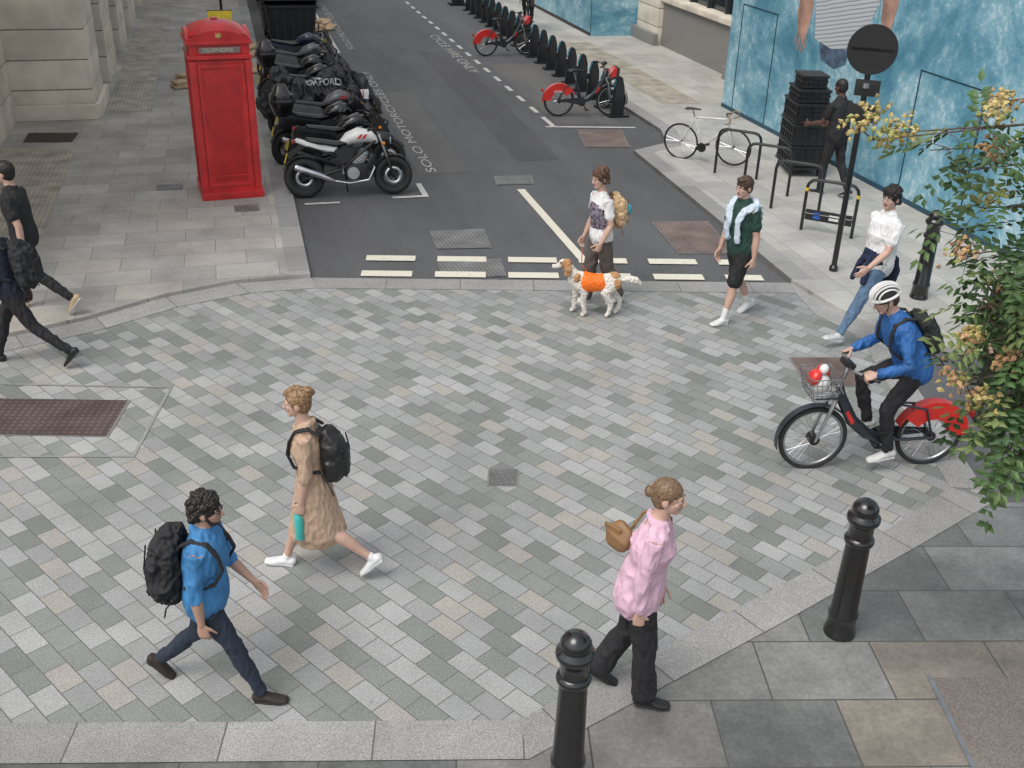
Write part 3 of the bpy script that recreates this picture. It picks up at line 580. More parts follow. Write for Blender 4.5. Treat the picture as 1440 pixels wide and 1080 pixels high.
r,LM=human('cyclist',(5.42+.26*.99,7.25-.26*.14),(-.99,.14),1.82,False,{1:('ik',.28,.44,15),-1:('ik',.13,.225,10)},
  {1:('ik',(.27,.47,1.10),1.35,(-.9,.3,.3)),-1:('ik',(-.27,.47,1.10),1.35,(.9,.3,.3))},
  dict(skin=skinL,top=D('blue_jacket',(.02,.11,.33),.6,var=.2),bottom=BLK,shoe=D('offwhite_shoe',(.55,.55,.53),.6),sole=solew,hair=hair_br),lean=29,head=(0,16),hair='helmet',hipz=1.03,straps=True,loose=.014)
backpack(r,LM,1.82,D('dark_bag',(.02,.022,.02),.8),black_plastic,w=.08,d=.04,z0=.59,z1=.79,yo=-.11,lump=.015)
def roadbike(fr):
    b=MB(); R=.335; wheel(b,-.5,R,.02,.014,24,black_plastic); wheel(b,.5,R,.02,.014,24,black_plastic)
    ht=(0,.365,.84); hb=(0,.40,.70); st=(0,-.24,.80); bb=(0,-.08,.28)
    b.tube([ht,hb],.02,fr); b.tube([st,(0,.37,.82)],.018,fr); b.tube([hb,bb],.022,fr); b.tube([st,bb],.018,fr)
    b.cyl(st,(0,-.28,.93),.013,alu); b.tube([(0,-.40,.945),(0,-.28,.95),(0,-.14,.945)],[(.07,.02),(.05,.02),(.02,.014)],black_plastic,ref=(1,0,0))
    for sd in(1,-1):
        b.tube([(sd*.015,-.23,.76),(sd*.06,-.5,R)],.009,fr,seg=8); b.tube([(sd*.015,-.09,.28),(sd*.06,-.5,R)],.009,fr,seg=8); b.tube([(sd*.02,.405,.69),(sd*.05,.43,.6),(sd*.05,.5,R)],.012,fr,seg=8)
        b.tube([(0,.43,.92),(sd*.1,.43,.925),(sd*.2,.44,.92),(sd*.21,.51,.90),(sd*.21,.50,.82),(sd*.21,.42,.79)],.013,D('tan_bar_tape',(.32,.2,.1),.7),seg=8)
    b.tube([ht,(0,.355,.92),(0,.43,.93)],.014,black_plastic); cranks(b,(-.08,.28),.6); return b
x,y=P(8.28,17.36); roadbike(D('pale_bike_paint',(.62,.62,.58),.35,coat=.3)).obj('bicycle',(x,y,KZ),rot=(rad(4)*.7,rad(5),head2rot((.69,-.72))))
roadbike(black_gloss).obj('bicycle',(8.92,32.12,KZ),head2rot((-.35,-.93)))

# ------------------------------------------------------------------ motorcycles
def moto(b,body,accent,seatc,style='naked',top=False,exh=chrome):
    R=.31; wb=.70
    for y in(-wb,wb):
        b.torus((0,y,R),R-.062,.062 if y>0 else .072,rubber,seg=40,rs=10); b.torus((0,y,R),R-.125,.022,darkmet,seg=36)
        b.cyl((-.06,y,R),(.06,y,R),.045,darkmet)
        for i in range(5):
            a=2*math.pi*i/5+.3
            for da in(-.12,.12): b.tube([(0,y+.03*math.cos(a),R+.03*math.sin(a)),(0,y+.2*math.cos(a+da),R+.2*math.sin(a+da))],.012,darkmet,seg=6)
        b.torus((.055,y,R),.115,.012,alu,seg=28,rs=4,flat=2.0)
    for sd in(1,-1):
        b.tube([(sd*.10,wb,R),(sd*.10,.60,.60)],.028,darkmet); b.tube([(sd*.10,.60,.60),(sd*.10,.49,.96)],.02,alu if style=='naked' else darkmet)
        b.tube([(0,.46,1.0),(sd*.14,.46,1.02),(sd*.24,.40,1.07),(sd*.38,.30,1.06)],.012,darkmet); b.tube([(sd*.27,.38,1.07),(sd*.39,.30,1.06)],.019,black_plastic)
        b.tube([(sd*.22,.42,1.07),(sd*.27,.44,1.20)],.006,darkmet,seg=6); b.ell((sd*.30,.44,1.23),(.065,.02,.04),black_plastic)
        b.tube([(sd*.09,-.05,.45),(sd*.10,-.4,.36),(sd*.09,-wb,R)],.026,darkmet); b.tube([(sd*.09,.42,.86),(sd*.14,.1,.62),(sd*.12,-.12,.42)],.022,darkmet)
        b.tube([(sd*.1,-.1,.62),(sd*.1,-.62,.80)],.016,darkmet); b.tube([(sd*.08,-.1,.5),(sd*.2,-.1,.38)],.012,alu,seg=6)
        b.ell((sd*.17,.55,.83),(.05,.03,.03),D('amber_lens',(.6,.2,.02),.3))
        b.tube([(sd*.14,.38,.66),(sd*.12,.30,.42)],[(.015,.05)]*2,black_plastic,ref=(1,0,0))
    b.tube([(0,.53,.90),(0,.66,.88)],[.10,.085],black_plastic); b.ell((0,.665,.875),(.085,.04,.085),D('headlamp_glass',(.5,.52,.55),.1,.6))
    b.band((0,wb,R),.325,.335,-.07,.07,black_plastic if style=='naked' else body,30,140)
    b.box((0,.12,.40),(.26,.34,.26),darkmet,bev=.04); b.tube([(0,.12,.5),(0,.24,.66)],[(.11,.10),(.10,.09)],alu,sq=4)
    for i in range(5): b.box((0,.15+i*.025,.55+i*.028),(.25,.2,.008),darkmet,rot=(rad(-35),0,0))
    b.cyl((.12,.06,.38),(.16,.06,.38),.095,alu,seg=24); b.cyl((-.12,.06,.38),(-.15,.06,.38),.08,alu,seg=24); b.box((0,.36,.55),(.26,.04,.2),darkmet,bev=.01)
    b.tube([(.06,.28,.60),(.10,.40,.45),(.12,.30,.26),(.13,0,.22),(.15,-.30,.28)],.021,exh); b.tube([(.15,-.25,.27),(.17,-.45,.36),(.18,-.82,.50)],[.03,.05,.055],exh); b.cyl((.18,-.84,.508),(.18,-.86,.515),.045,darkmet)
    b.tube([(0,.44,.86),(0,.34,.93),(0,.18,.95),(0,.02,.90),(0,-.08,.83)],[(.09,.06),(.145,.10),(.155,.12),(.12,.10),(.08,.06)],body,seg=18,ref=(1,0,0)); b.cyl((0,.22,1.06),(0,.22,1.075),.035,alu)
    for sd in(1,-1):
        b.prism([(.14,.915),(.20,.975),(.235,.975),(.18,.905)],sd*.148,sd*.160,accent,bev=.002); b.prism([(.21,.915),(.27,.975),(.305,.975),(.25,.905)],sd*.148,sd*.160,accent,bev=.002)
        b.prism([(-.02,.80),(.12,.74),(.05,.55),(-.12,.52),(-.22,.74)],sd*.10,sd*.125,black_plastic,bev=.01)
    b.tube([(0,-.02,.84),(0,-.18,.82),(0,-.40,.86),(0,-.62,.90)],[(.10,.045),(.135,.05),(.12,.045),(.09,.035)],seatc,seg=16,ref=(1,0,0))
    b.prism([(-.15,.80),(-.45,.82),(-.80,.93),(-.82,.88),(-.5,.74),(-.2,.70)],-.09,.09,body,bev=.02)
    b.prism([(-.70,.86),(-.95,.68),(-.93,.60),(-.66,.80)],-.07,.07,black_plastic,bev=.01); b.box((0,-.97,.62),(.2,.01,.15),D('number_plate_yellow',(.6,.45,.03),.4),rot=(rad(-20),0,0))
    b.box((0,-.84,.88),(.14,.04,.05),D('red_lens',(.4,.01,.01),.2),bev=.01); b.band((0,-wb,R),.335,.345,-.08,.08,black_plastic,60,160)
    if style=='scooter' or style=='tour':
        b.prism([(.44,1.16),(.62,.98),(.74,.72),(.66,.50),(.50,.60),(.42,.85),(.36,1.1)],-.17,.17,body,bev=.04)
        b.prism([(.48,1.38),(.53,1.30),(.62,1.05),(.58,1.04),(.46,1.3)],-.16,.16,D('smoked_screen',(.03,.03,.035),.1),bev=.008)
        b.prism([(-.15,.80),(-.85,.92),(-.88,.70),(-.45,.50),(-.1,.48)],-.16,.16,body,bev=.04)
        if style=='scooter': b.prism([(.42,.42),(.40,.30),(-.2,.30),(-.2,.45),(.2,.38)],-.17,.17,body,bev=.02)
    if style=='sport': b.prism([(.38,1.10),(.60,1.0),(.80,.80),(.62,.62),(.30,.42),(.05,.42),(.2,.72),(.36,.86)],-.16,.16,body,bev=.03)
    if top:
        b.tube([(0,-.78,.98),(0,-.78,1.06),(0,-.78,1.22),(0,-.78,1.29)],[(.20,.17),(.235,.20),(.225,.19),(.15,.13)],black_gloss,seg=24,ref=(1,0,0),sq=4); b.tube([(0,-.78,1.10),(0,-.78,1.115)],[(.243,.208)]*2,darkmet,seg=24,ref=(1,0,0),sq=4)
    b.tube([(-.1,-.05,.3),(-.24,-.02,.01)],.012,darkmet,seg=6)
redp=D('red_paint',(.55,.02,.02),.3,coat=.5); greyp=D('grey_paint',(.12,.12,.13),.35,coat=.3)
def placemoto(y,x,body,acc,style,top=False,yaw=0,exh=chrome,sc_=1.0,seat=black_plastic,lplate=False):
    b=MB(); moto(b,body,acc,seat,style,top,exh)
    if lplate:
        b.box((.19,.60,.98),(.012,.17,.17),white_paint,rot=(0,-.15,0)); b.box((.199,.58,.985),(.006,.02,.12),redp,rot=(0,-.15,0)); b.box((.199,.61,.935),(.006,.07,.02),redp,rot=(0,-.15,0))
    o=b.obj('parked_motorcycle',(x,y,0),rot=(0,rad(-7),rad(-90+yaw))); o.scale=(sc_,)*3; return o
placemoto(16.42,1.70,white_paint,redp,'naked',yaw=-2)
placemoto(17.35,1.78,black_gloss,black_plastic,'tour',top=False,yaw=6,exh=darkmet)
placemoto(18.25,1.60,black_gloss,greyp,'tour',top=True,yaw=3,exh=alu)
placemoto(19.2,1.72,greyp,redp,'tour',yaw=9,exh=alu,lplate=True)
placemoto(21.7,1.6,black_gloss,black_plastic,'sport',yaw=12,exh=darkmet)
placemoto(22.7,1.55,black_gloss,greyp,'scooter',top=True,yaw=6,exh=darkmet)
placemoto(24.1,1.65,greyp,black_plastic,'scooter',yaw=5,exh=darkmet)
placemoto(25.5,1.65,D('dark_blue_paint',(.012,.02,.05),.3,coat=.5),black_plastic,'naked',yaw=-4,exh=darkmet)
F=Fig()
cv=[(-1.0,.62,.13,.30),(-.85,.72,.22,.48),(-.5,.70,.26,.52),(-.2,.66,.27,.50),(.1,.72,.28,.56),(.35,.80,.36,.62),(.55,.72,.34,.60),(.8,.50,.2,.42),(1.0,.42,.12,.34)]
F.tube([(0,y,z-.08) for y,z,w,hh in cv],[(w,hh*.92) for y,z,w,hh in cv],'a',seg=24,ref=(1,0,0),sq=2.6)
for sd in(1,-1): F.tube([(0,.40,1.1),(sd*.36,.36,1.16)],[.14,.06],'a'); F.ell((sd*.26,.46,1.24),(.07,.05,.07),'a')
F.ell((0,.45,1.22),(.16,.14,.18),'a'); F.tube([(0,-.7,1.05),(0,-.75,1.2)],[.2,.15],'a',sq=3)
co=F.build('parked_motorcycle',{'a':D('bike_cover',(.024,.024,.027),.5,bump=.3,bs=30)},{'body':.016},{'a':(.06,5,3.5)},loc=(1.62,20.3,0),rotz=rad(-84))
bv=BVHTree.FromObject(co,bpy.context.evaluated_depsgraph_get())
t=textobj('OXFORD',.17,white_txt,'cover_lettering',(0,0,0),(0,0,0),extrude=0.0); me=t.data
for v in me.vertices:
    yy=-.28+v.co.x*.9; zz=1.0+v.co.y
    hit=bv.ray_cast(V3((2,yy,zz)),V3((-1,0,0)))
    xx=hit[0].x+.010 if hit[0] else .3
    v.co=V3((xx,yy,zz))
t.parent=co
b=MB(); b.torus((0,-.7,.3),.25,.06,rubber); b.torus((0,.7,.3),.25,.06,rubber); b.obj('wheels',parent=co)

# ------------------------------------------------------------------ dog
F=Fig(); tan='t'; w='w'
F.tube([(0,-.27,.47),(0,-.18,.475),(0,-.04,.45),(0,.10,.44),(0,.20,.46),(0,.27,.50)],[(.085,.09),(.095,.10),(.095,.095),(.11,.13),(.105,.13),(.075,.10)],w,seg=18,ref=(1,0,0))
F.tube([(0,-.10,.455),(0,.02,.445),(0,.14,.445)],[(.108,.108),(.112,.118),(.122,.142)],'v',seg=18,ref=(1,0,0))
F.tube([(0,.24,.50),(0,.31,.58),(0,.36,.65)],[.085,.068,.062],w); F.ell((0,.38,.68),(.068,.08,.065),tan); F.ell((0,.42,.71),(.03,.05,.03),w)
F.tube([(0,.43,.67),(0,.50,.645),(0,.54,.64)],[.038,.028,.024],w); F.ell((0,.565,.648),(.014,.012,.012),'n')
for sd in(1,-1):
    F.tube([(sd*.055,.36,.71),(sd*.09,.35,.64),(sd*.09,.36,.56)],[(.018,.035),(.02,.05),(.016,.04)],tan,seg=10,ref=(1,0,0)); F.ell((sd*.03,.445,.70),(.012,.012,.012),'n')
    o=.05*sd
    F.tube([(sd*.065,.20,.44),(sd*.07,.18+o,.32),(sd*.07,.19+o,.19),(sd*.07,.18+o*1.4,.06),(sd*.07,.21+o*1.4,.022)],[(.05,.065),(.040,.05),(.032,.034),(.028,.028),(.032,.022)],w,seg=12)
    o=-.06*sd
    F.tube([(sd*.06,-.22,.45),(sd*.075,-.17+o*.5,.33),(sd*.07,-.28+o,.19),(sd*.07,-.26+o,.06),(sd*.07,-.225+o,.022)],[(.06,.09),(.05,.065),(.03,.034),(.027,.028),(.031,.022)],w,seg=12)
F.tube([(0,-.33,.50),(0,-.42,.52),(0,-.52,.50),(0,-.58,.46)],[.03,.04,.045,.02],w)
F.ell((.02,-.24,.54),(.085,.08,.045),tan); F.ell((-.07,-.28,.46),(.05,.06,.07),tan); F.ell((-.06,.23,.52),(.055,.05,.06),tan)
whd=D('dog_white',(.66,.62,.56),.9,var=.10,vs=14,bump=.5,bs=60); tand=D('dog_tan',(.42,.23,.11),.9,var=.2,vs=14,bump=.5,bs=60)
d_=F.build('dog',{'w':whd,'t':tand,'n':black_plastic,'v':D('orange_vest',(.85,.16,.01),.6)},{'body':.006},{'w':(.011,30,24),'t':(.011,30,24),'v':(.006,14,14)},loc=(4.02,11.10,.012),rotz=head2rot((-.93,.30)))
d_.scale=(.94,.94,.94)
b=MB(); ln=D('lead',(.5,.1,.03),.6); b.tube([(3.93,11.16,.56),(3.88,11.22,.62),(3.90,11.30,.80)],.006,ln,seg=6); b.obj('dog_lead')

# ------------------------------------------------------------------ ground surfaces
def sheet(name,pts,z,m,depth=0,parent=None):
    b=MB(); n=len(pts); vs=[(x,y,z) for x,y in pts]; fs=[tuple(range(n))]
    if depth:
        vs+=[(x,y,z-depth) for x,y in pts]
        for i in range(n): j=(i+1)%n; fs.append((i,i+n,j+n,j))
    b.add(vs,fs,m); return b.obj(name,sharp=20,parent=parent)
def strip(name,A,B,z,m,depth=0):
    b=MB(); n=len(A); vs=[(x,y,z) for x,y in A]+[(x,y,z) for x,y in B]; fs=[(i,i+1,n+i+1,n+i) for i in range(n-1)]
    if depth:
        o=2*n; vs+=[(x,y,z-depth) for x,y in A]+[(x,y,z-depth) for x,y in B]
        for i in range(n-1): fs.append((i,i+1,o+i+1,o+i)); fs.append((n+i,n+i+1,o+n+i+1,o+n+i))
        fs.append((0,n,o+n,o)); fs.append((n-1,2*n-1,o+2*n-1,o+n-1))
    b.add(vs,fs,m); return b.obj(name,sharp=20)
asph=asphaltmat('asphalt',(.093,.094,.098)); asph2=asphaltmat('asphalt_patch',(.112,.110,.108)); asph3=asphaltmat('asphalt_patch_dark',(.078,.078,.081))
sheet('ground',[(-300,-300),(300,-300),(300,300),(-300,300)],-.03,asph)
sheet('road',[(-40,2),(60,-15),(60,60),(9,90),(0,90),(-40,30)],-.008,asph)
sheet('road_patch',[(3.0,17.4),(3.9,17.5),(3.95,24),(3.1,24)],-.004,asph2); sheet('road_patch',[(4.9,18),(5.7,18),(5.9,29),(5.0,29)],-.004,asph3); sheet('road_patch',[(6.4,20.6),(7.7,20.4),(7.8,27),(6.5,27)],-.004,asph2)
rotp=rad(58)
pav=brickmat('granite_setts',[(.30,.305,.302),(.205,.222,.205),(.36,.362,.358),(.265,.27,.267),(.33,.332,.328),(.185,.20,.182),(.335,.318,.288),(.285,.288,.285),(.225,.238,.222),(.345,.347,.343)],.262,.168,(.11,.108,.10),ms=.0042,rot=rotp,speck=.34,dirt=.20,gum=.2,speckscale=110)
north=[(-40,3.4),(-12,8.8),(-6,10.5),(-2.76,11.72),(-1.89,12.07),(-1.03,12.61),(-.18,12.92),(.78,12.94),(6.95,11.6)]
east=[(7.06,10.7),(7.25,9.9),(6.85,8.6),(6.27,6.64)]
south=[(6.09,6.39),(3.63,5.43),(2.67,5.06),(1.91,4.8),(1.44,4.56),(.73,4.70),(-1.75,5.26),(-12,7.6)]
sheet('paved_crossing',[(-30,5.2)]+north[1:]+east+south,.008,pav)
gran=[(.295,.29,.282),(.325,.32,.31),(.27,.266,.258)]
gk=brickmat('granite_kerb',gran,.95,7,(.10,.10,.095),ms=.006,rot=rad(12.5),speck=.4,dirt=.25,gum=.4,speckscale=110)
gk2=brickmat('granite_kerb_diagonal',gran,.9,7,(.10,.10,.095),ms=.006,rot=rad(-22),speck=.4,dirt=.25,shift=(.3,3),gum=.4,speckscale=110)
gk3=brickmat('granite_kerb_road',gran,7,.9,(.10,.10,.095),ms=.006,speck=.3,dirt=.2,shift=(3,0))
nA=north[1:8]; nB=[(-12,8.45),(-5.9,10.15),(-2.68,11.36),(-1.76,11.73),(-.86,12.28),(-.04,12.56),(.80,12.58)]
strip('kerb_edging',nA,nB,.013,gk2); strip('kerb_edging',[(.80,12.94),(6.95,11.6)],[(.80,12.58),(6.84,11.26)],.013,gk)
strip('kerb_edging',[(6.95,11.6),(7.06,10.7),(7.25,9.9),(6.85,8.6),(6.27,6.64)],[(6.84,11.26),(6.74,10.6),(6.93,9.85),(6.55,8.62),(5.98,6.74)],.013,gk2)
strip('kerb_edging',[(-12,7.86),(-1.8,5.59),(1.44,4.87)],[(-12,7.53),(-1.85,5.26),(1.42,4.54)],.016,gk)
strip('kerb_edging',[(1.44,4.87),(3.44,5.64),(5.06,6.28),(5.98,6.74)],[(1.42,4.54),(3.56,5.36),(5.2,6.02),(6.2,6.44)],.016,gk2)
flag=brickmat('flagstones',[(.375,.36,.33),(.42,.405,.375),(.34,.33,.308),(.395,.37,.33),(.36,.35,.328)],.80,.5,(.20,.19,.175),ms=.006,rot=0,speck=.12,dirt=.34,speckscale=60,gum=.4)
flag2=brickmat('flagstones_pale',[(.42,.41,.38),(.455,.44,.41),(.38,.37,.345),(.43,.41,.37)],.75,.5,(.24,.23,.21),ms=.006,rot=rad(90),speck=.12,dirt=.28,speckscale=60,gum=.35)
york=brickmat('yorkstone',[(.150,.157,.15),(.195,.197,.186),(.215,.192,.162),(.17,.175,.168),(.205,.207,.20),(.138,.144,.138),(.212,.205,.19)],.85,.58,(.075,.073,.067),ms=.007,rot=rad(12.5),speck=.14,dirt=.6,speckscale=35,rough=.55,gum=.25)
sheet('pavement',[(-40,3.4),(-12,8.8),(-6,10.5),(-2.76,11.72),(-1.89,12.07),(-1.03,12.61),(-.18,12.92),(.50,12.96),(.50,90),(-40,90)],KZ,flag,.1)
strip('kerb',[(.78,12.94),(.80,16),(.80,26),(.85,90)],[(.50,12.96),(.50,16),(.50,26),(.50,90)],KZ+.003,gk3,.12)
redge=[(8.0,90),(8.25,24),(8.28,19.6),(8.0,18.6),(7.17,18.15),(6.95,11.6),(7.06,10.7),(7.3,9.7),(8.0,9.1),(12,8.0),(60,-2)]
sheet('pavement',redge+[(60,90)],KZ,flag2,.1)
strip('kerb',[(8.0,90),(8.25,24),(8.28,19.6),(8.0,18.6),(7.17,18.15),(6.95,11.6)],[(8.3,90),(8.55,24),(8.58,19.5),(8.2,18.35),(7.47,17.95),(7.25,11.55)],KZ+.003,gk3,.12)
sheet('pavement',[(-40,13.0),(-12,7.53),(-1.85,5.26),(1.42,4.54),(3.56,5.36),(5.2,6.02),(6.2,6.44),(9,5.9),(60,-5),(60,-40),(-40,-40)],.010,york,.04)
sheet('tree_pit',[(4.35,4.61),(6.0,4.25),(5.7,2.9),(3.98,3.25)],.015,asphaltmat('resin_gravel',(.17,.148,.13)))
strip('tree_pit_frame',[(4.35,4.61),(3.98,3.25)],[(4.32,4.63),(3.95,3.25)],.017,alu)
iron=gridmat('cast_iron_cover',(.15,.11,.10),(.075,.052,.048),15,rad(12)); iron2=gridmat('cover_brown',(.22,.17,.15),(.14,.10,.085),20,rad(12)); iron3=gridmat('cover_grey',(.22,.22,.21),(.12,.12,.12),18,rad(-5))
fr=D('cover_frame',(.2,.19,.18),.6)
def cover(pts,m,z,fz=.03):
    c=V3((sum(p[0] for p in pts)/4,sum(p[1] for p in pts)/4)); big=[tuple(c+(V3(p[:2])-c)*(1+fz/((V3(p[:2])-c).length))) for p in pts]
    b=MB(); b.add([(x,y,z) for x,y in big],[(0,1,2,3)],fr); b.add([(x,y,z+.004) for x,y in pts],[(0,1,2,3)],m); return b.obj('manhole_cover',sharp=10)
cover([(-2.9,9.60),(-1.44,9.24),(-1.29,9.93),(-2.75,10.28)],iron,.014)
cover([(1.90,7.66),(2.14,7.60),(2.21,7.85),(1.97,7.91)],iron3,.014,.02)
cover([(5.70,8.85),(6.34,8.70),(6.42,9.38),(5.84,9.50)],iron2,.014)
cover([(5.93,12.96),(6.69,12.83),(6.9,14.2),(6.04,14.3)],iron2,.002); cover([(6.43,18.75),(7.24,18.6),(7.55,19.9),(6.68,20.05)],iron2,.002)
cover([(4.18,16.62),(4.77,16.58),(4.87,17.06),(4.26,17.1)],iron3,.002)
cover([(2.6,13.75),(3.36,13.65),(3.44,14.46),(2.64,14.5)],iron3,.002,.01); cover([(2.49,12.66),(3.30,12.55),(3.38,13.2),(2.5,13.3)],iron3,.002,.01); 
cover([(2.2,23.0),(3.0,23.0),(3.0,24.3),(2.2,24.3)],iron2,.002)
cover([P(-.1,15.9),P(.25,15.9),P(.25,16.2),P(-.1,16.2)],iron3,KZ+.002,.02); cover([P(-1.3,17.2),P(-.9,17.2),P(-.9,17.5),P(-1.3,17.5)],iron3,KZ+.002,.02)
ch=D('channel_line',(.26,.255,.24),.7)
strip('drain_channel',[(-3.2,9.22),(-1.16,8.79),(-.86,10.16)],[(-3.2,9.245),(-1.185,8.82),(-.89,10.16)],.015,ch); strip('drain_channel',[(-3.2,10.73),(-.88,10.16)],[(-3.2,10.705),(-.9,10.135)],.0152,ch)
tact=gridmat('tactile_paving',(.42,.38,.31),(.31,.28,.23),14,0)
for q in ([(-2.5,22.9),(-1.6,22.9),(-1.75,34),(-2.5,34)],[(-4.05,15.4),(-2.75,15.3),(-2.80,20.1),(-4.05,20.2)],[(9.3,22),(10.2,22),(10.2,30),(9.3,30)]): sheet('tactile_paving',[P(*a) for a in q],KZ+.004,tact)
sheet('grating',[P(-3.75,20.6),P(-2.9,20.5),P(-2.85,21.2),P(-3.75,21.3)],KZ+.008,gridmat('grating_iron',(.09,.075,.06),(.03,.028,.025),22))
wp=paintmat('road_paint_white',(.55,.54,.51),.56); wy=paintmat('road_paint_cream',(.68,.64,.53),.62); wl=paintmat('road_lettering_worn',(.46,.455,.43),.53)
u=V3((.976,-.215)); nrm=V3((.215,.976)); RM=MB(); rme=empty('road_markings')
def mk(pts,z,m): RM.add([(p[0],p[1],z) for p in pts],[(0,1,2,3)],m)
for (sx,sy,n) in ((1.56,13.46,6),(1.42,12.90,6)):
    for i in range(n):
        a=V3((sx,sy))+u*(.97*i); ll=.67 if i<5 else .5
        mk([a,a+u*ll,a+u*ll+nrm*.2,a+nrm*.2],.008,wy)
mk([(4.43,13.0),(4.56,13.0),(4.56,16.3),(4.43,16.3)],.004,wy)
y=20.5
while y<60: mk([(6.22,y),(6.32,y),(6.32,y+.55),(6.22,y+.55)],.004,wp); y+=1.1
mk([(6.10,20.33),(7.9,19.99),(7.9,20.09),(6.10,20.43)],.0045,wp); mk([(6.22,20.4),(6.32,20.4),(6.32,21.2),(6.22,21.2)],.0055,wp)
mk([(2.35,16.15),(2.93,16.15),(2.93,16.24),(2.35,16.24)],.004,wp); mk([(2.84,16.24),(2.93,16.24),(2.93,16.9),(2.84,16.9)],.004,wp)
mk([(.95,16.05),(1.5,16.05),(1.5,16.13),(.95,16.13)],.004,wp); mk([(2.84,29),(2.92,29),(2.92,90),(2.84,90)],.004,wp)
RM.obj('painted_lines',parent=rme,sharp=10)
textobj('SOLO MOTORCYCLES ONLY',.46,wl,'lettering_1',(3.32,17.5,.004),(0,0,rad(90)),(1.5,.52,1),extrude=0,parent=rme,off=.0)
textobj('SOLO MOTORCYCLES ONLY',.46,wl,'lettering_2',(3.36,29.5,.004),(0,0,rad(90)),(1.5,.55,1),extrude=0,parent=rme,off=.0)
textobj('CYCLE HIRE ONLY',.60,wl,'lettering_3',(5.78,31.6,.004),(0,0,rad(-90)),(1.12,.6,1),extrude=0,parent=rme,off=.0)

# ------------------------------------------------------------------ buildings
stone=D('portland_stone',(.66,.605,.51),.8,var=.16,vs=1.5,bump=.25,bs=40); stone_g=D('stone_groove',(.28,.25,.21),.9); granite=D('granite_plinth',(.24,.23,.22),.5,var=.4,vs=60)
glassd=D('dark_glass',(.02,.026,.03),.08); framec=D('door_frame_green',(.03,.04,.038),.4)
def pier(b,x0,x1,y0,y1,z0,z1,c=.5,gap=.022,seedj=0):
    b.box(((x0+x1)/2,(y0+y1)/2,(z0+z1)/2),(x1-x0-.04,y1-y0-.04,z1-z0),stone_g)
    z=z0
    while z<z1-.05:
        hh=min(c,z1-z)-gap; b.box(((x0+x1)/2,(y0+y1)/2,z+hh/2),(x1-x0,y1-y0,hh),stone,bev=.014); z+=c
b=MB(); bz=KZ
pier(b,-4.15,-2.60,22.15,24.0,bz,9,c=.56)
ys=[(24.0,25.6,'o'),(25.6,27.6,'p'),(27.6,29.4,'o'),(29.4,31.4,'p'),(31.4,33.2,'o'),(33.2,35.6,'p'),(35.6,37.4,'o'),(37.4,40,'p'),(40,42,'o'),(42,60,'p')]
for y0,y1,t in ys:
    if t=='p': pier(b,-4.15,-2.60,y0,y1,bz,9,c=.56)
    else:
        b.box((-3.15,(y0+y1)/2,2.3),(.06,y1-y0,4.5),glassd); b.box((-3.1,(y0+y1)/2,.2),(.12,y1-y0,.3),granite)
        for k in(y0+.06,(y0+y1)/2,y1-.06): b.box((-3.08,k,2.3),(.08,.09,4.4),framec)
        b.box((-3.08,(y0+y1)/2,2.4),(.08,y1-y0,.09),framec); b.box((-3.4,(y0+y1)/2,6.8),(1.5,y1-y0,4.4),stone)
pier(b,-5.6,-4.05,12.5,22.4,bz,9,c=.56)
b.box((-3.35,22.05,bz+.14),(1.62,.12,.28),stone,bev=.02); b.box((-2.54,23.05,bz+.14),(.1,1.9,.28),stone,bev=.02)
b.box((-12,36,4.5),(15,48,9),stone); b.box((-3.9,38,9.1),(2.9,44,.3),stone,bev=.05)
for i in range(10):
    b.box((-3.9,26.6+i*3.8,11),(2.4,2.2,3.5),stone,bev=.02); b.box((-3.9,24.7+i*3.8,11),(2.1,1.6,3.5),glassd)
b.box((-12,36,14),(18.4,48,2.5),stone)
b.obj('stone_building')
mural=muralmat('ocean_mural')
hoard=empty('hoarding_wall'); b=MB()
hx=10.42
b.box((hx+.05,13.4,2.6),(.1,16.0,5.1),mural); b.box((hx+.9,21.35,2.6),(1.7,.1,5.1),D('hoarding_return',(.03,.08,.12),.5))
lineb=D('door_gap',(.015,.05,.075),.6)
for (ya,yb,zt) in ((12.98,14.58,2.06),(19.4,20.9,2.2)):
    b.box((hx-.004,ya,KZ+zt/2),(.008,.025,zt),lineb); b.box((hx-.004,yb,KZ+zt/2),(.008,.025,zt),lineb); b.box((hx-.004,(ya+yb)/2,KZ+zt),(.008,yb-ya+.03,.02),lineb)
for yy in (6.2,8.64,11.08,16.0,17.3,18.44):
    b.box((hx-.001,yy,2.6),(.003,.006,5.1),lineb)
b.box((hx-.006,13.4,KZ+.04),(.012,16,.08),D('dark_blue_base',(.02,.07,.11),.5))
b.obj('panels',parent=hoard)
def art(name,pts,m,off):
    bb=MB(); bb.add([(hx-off,y,z) for y,z in pts],[tuple(range(len(pts)))],m); return bb.obj(name,parent=hoard,sharp=10)
stripes=bpy.data.materials.new('printed_striped_shirt'); stripes.use_nodes=True; nt=stripes.node_tree; bs=nt.nodes['Principled BSDF']
tc=nt.nodes.new('ShaderNodeTexCoord'); mp=nt.nodes.new('ShaderNodeMapping'); mp.inputs['Rotation'].default_value=(rad(12),0,0); wv=nt.nodes.new('ShaderNodeTexWave'); wv.bands_direction='Z'; wv.inputs['Scale'].default_value=4.5; wv.inputs['Distortion'].default_value=1.4; wv.inputs['Detail Scale'].default_value=.6
rr=nt.nodes.new('ShaderNodeValToRGB'); rr.color_ramp.elements[0].position=.12; rr.color_ramp.elements[1].position=.3; rr.color_ramp.elements[0].color=(.25,.29,.36,1); rr.color_ramp.elements[1].color=(.56,.57,.58,1)
nt.links.new(tc.outputs['Object'],mp.inputs[0]); nt.links.new(mp.outputs[0],wv.inputs[0]); nt.links.new(wv.outputs['Fac'],rr.inputs[0]); nt.links.new(rr.outputs[0],bs.inputs['Base Color'])
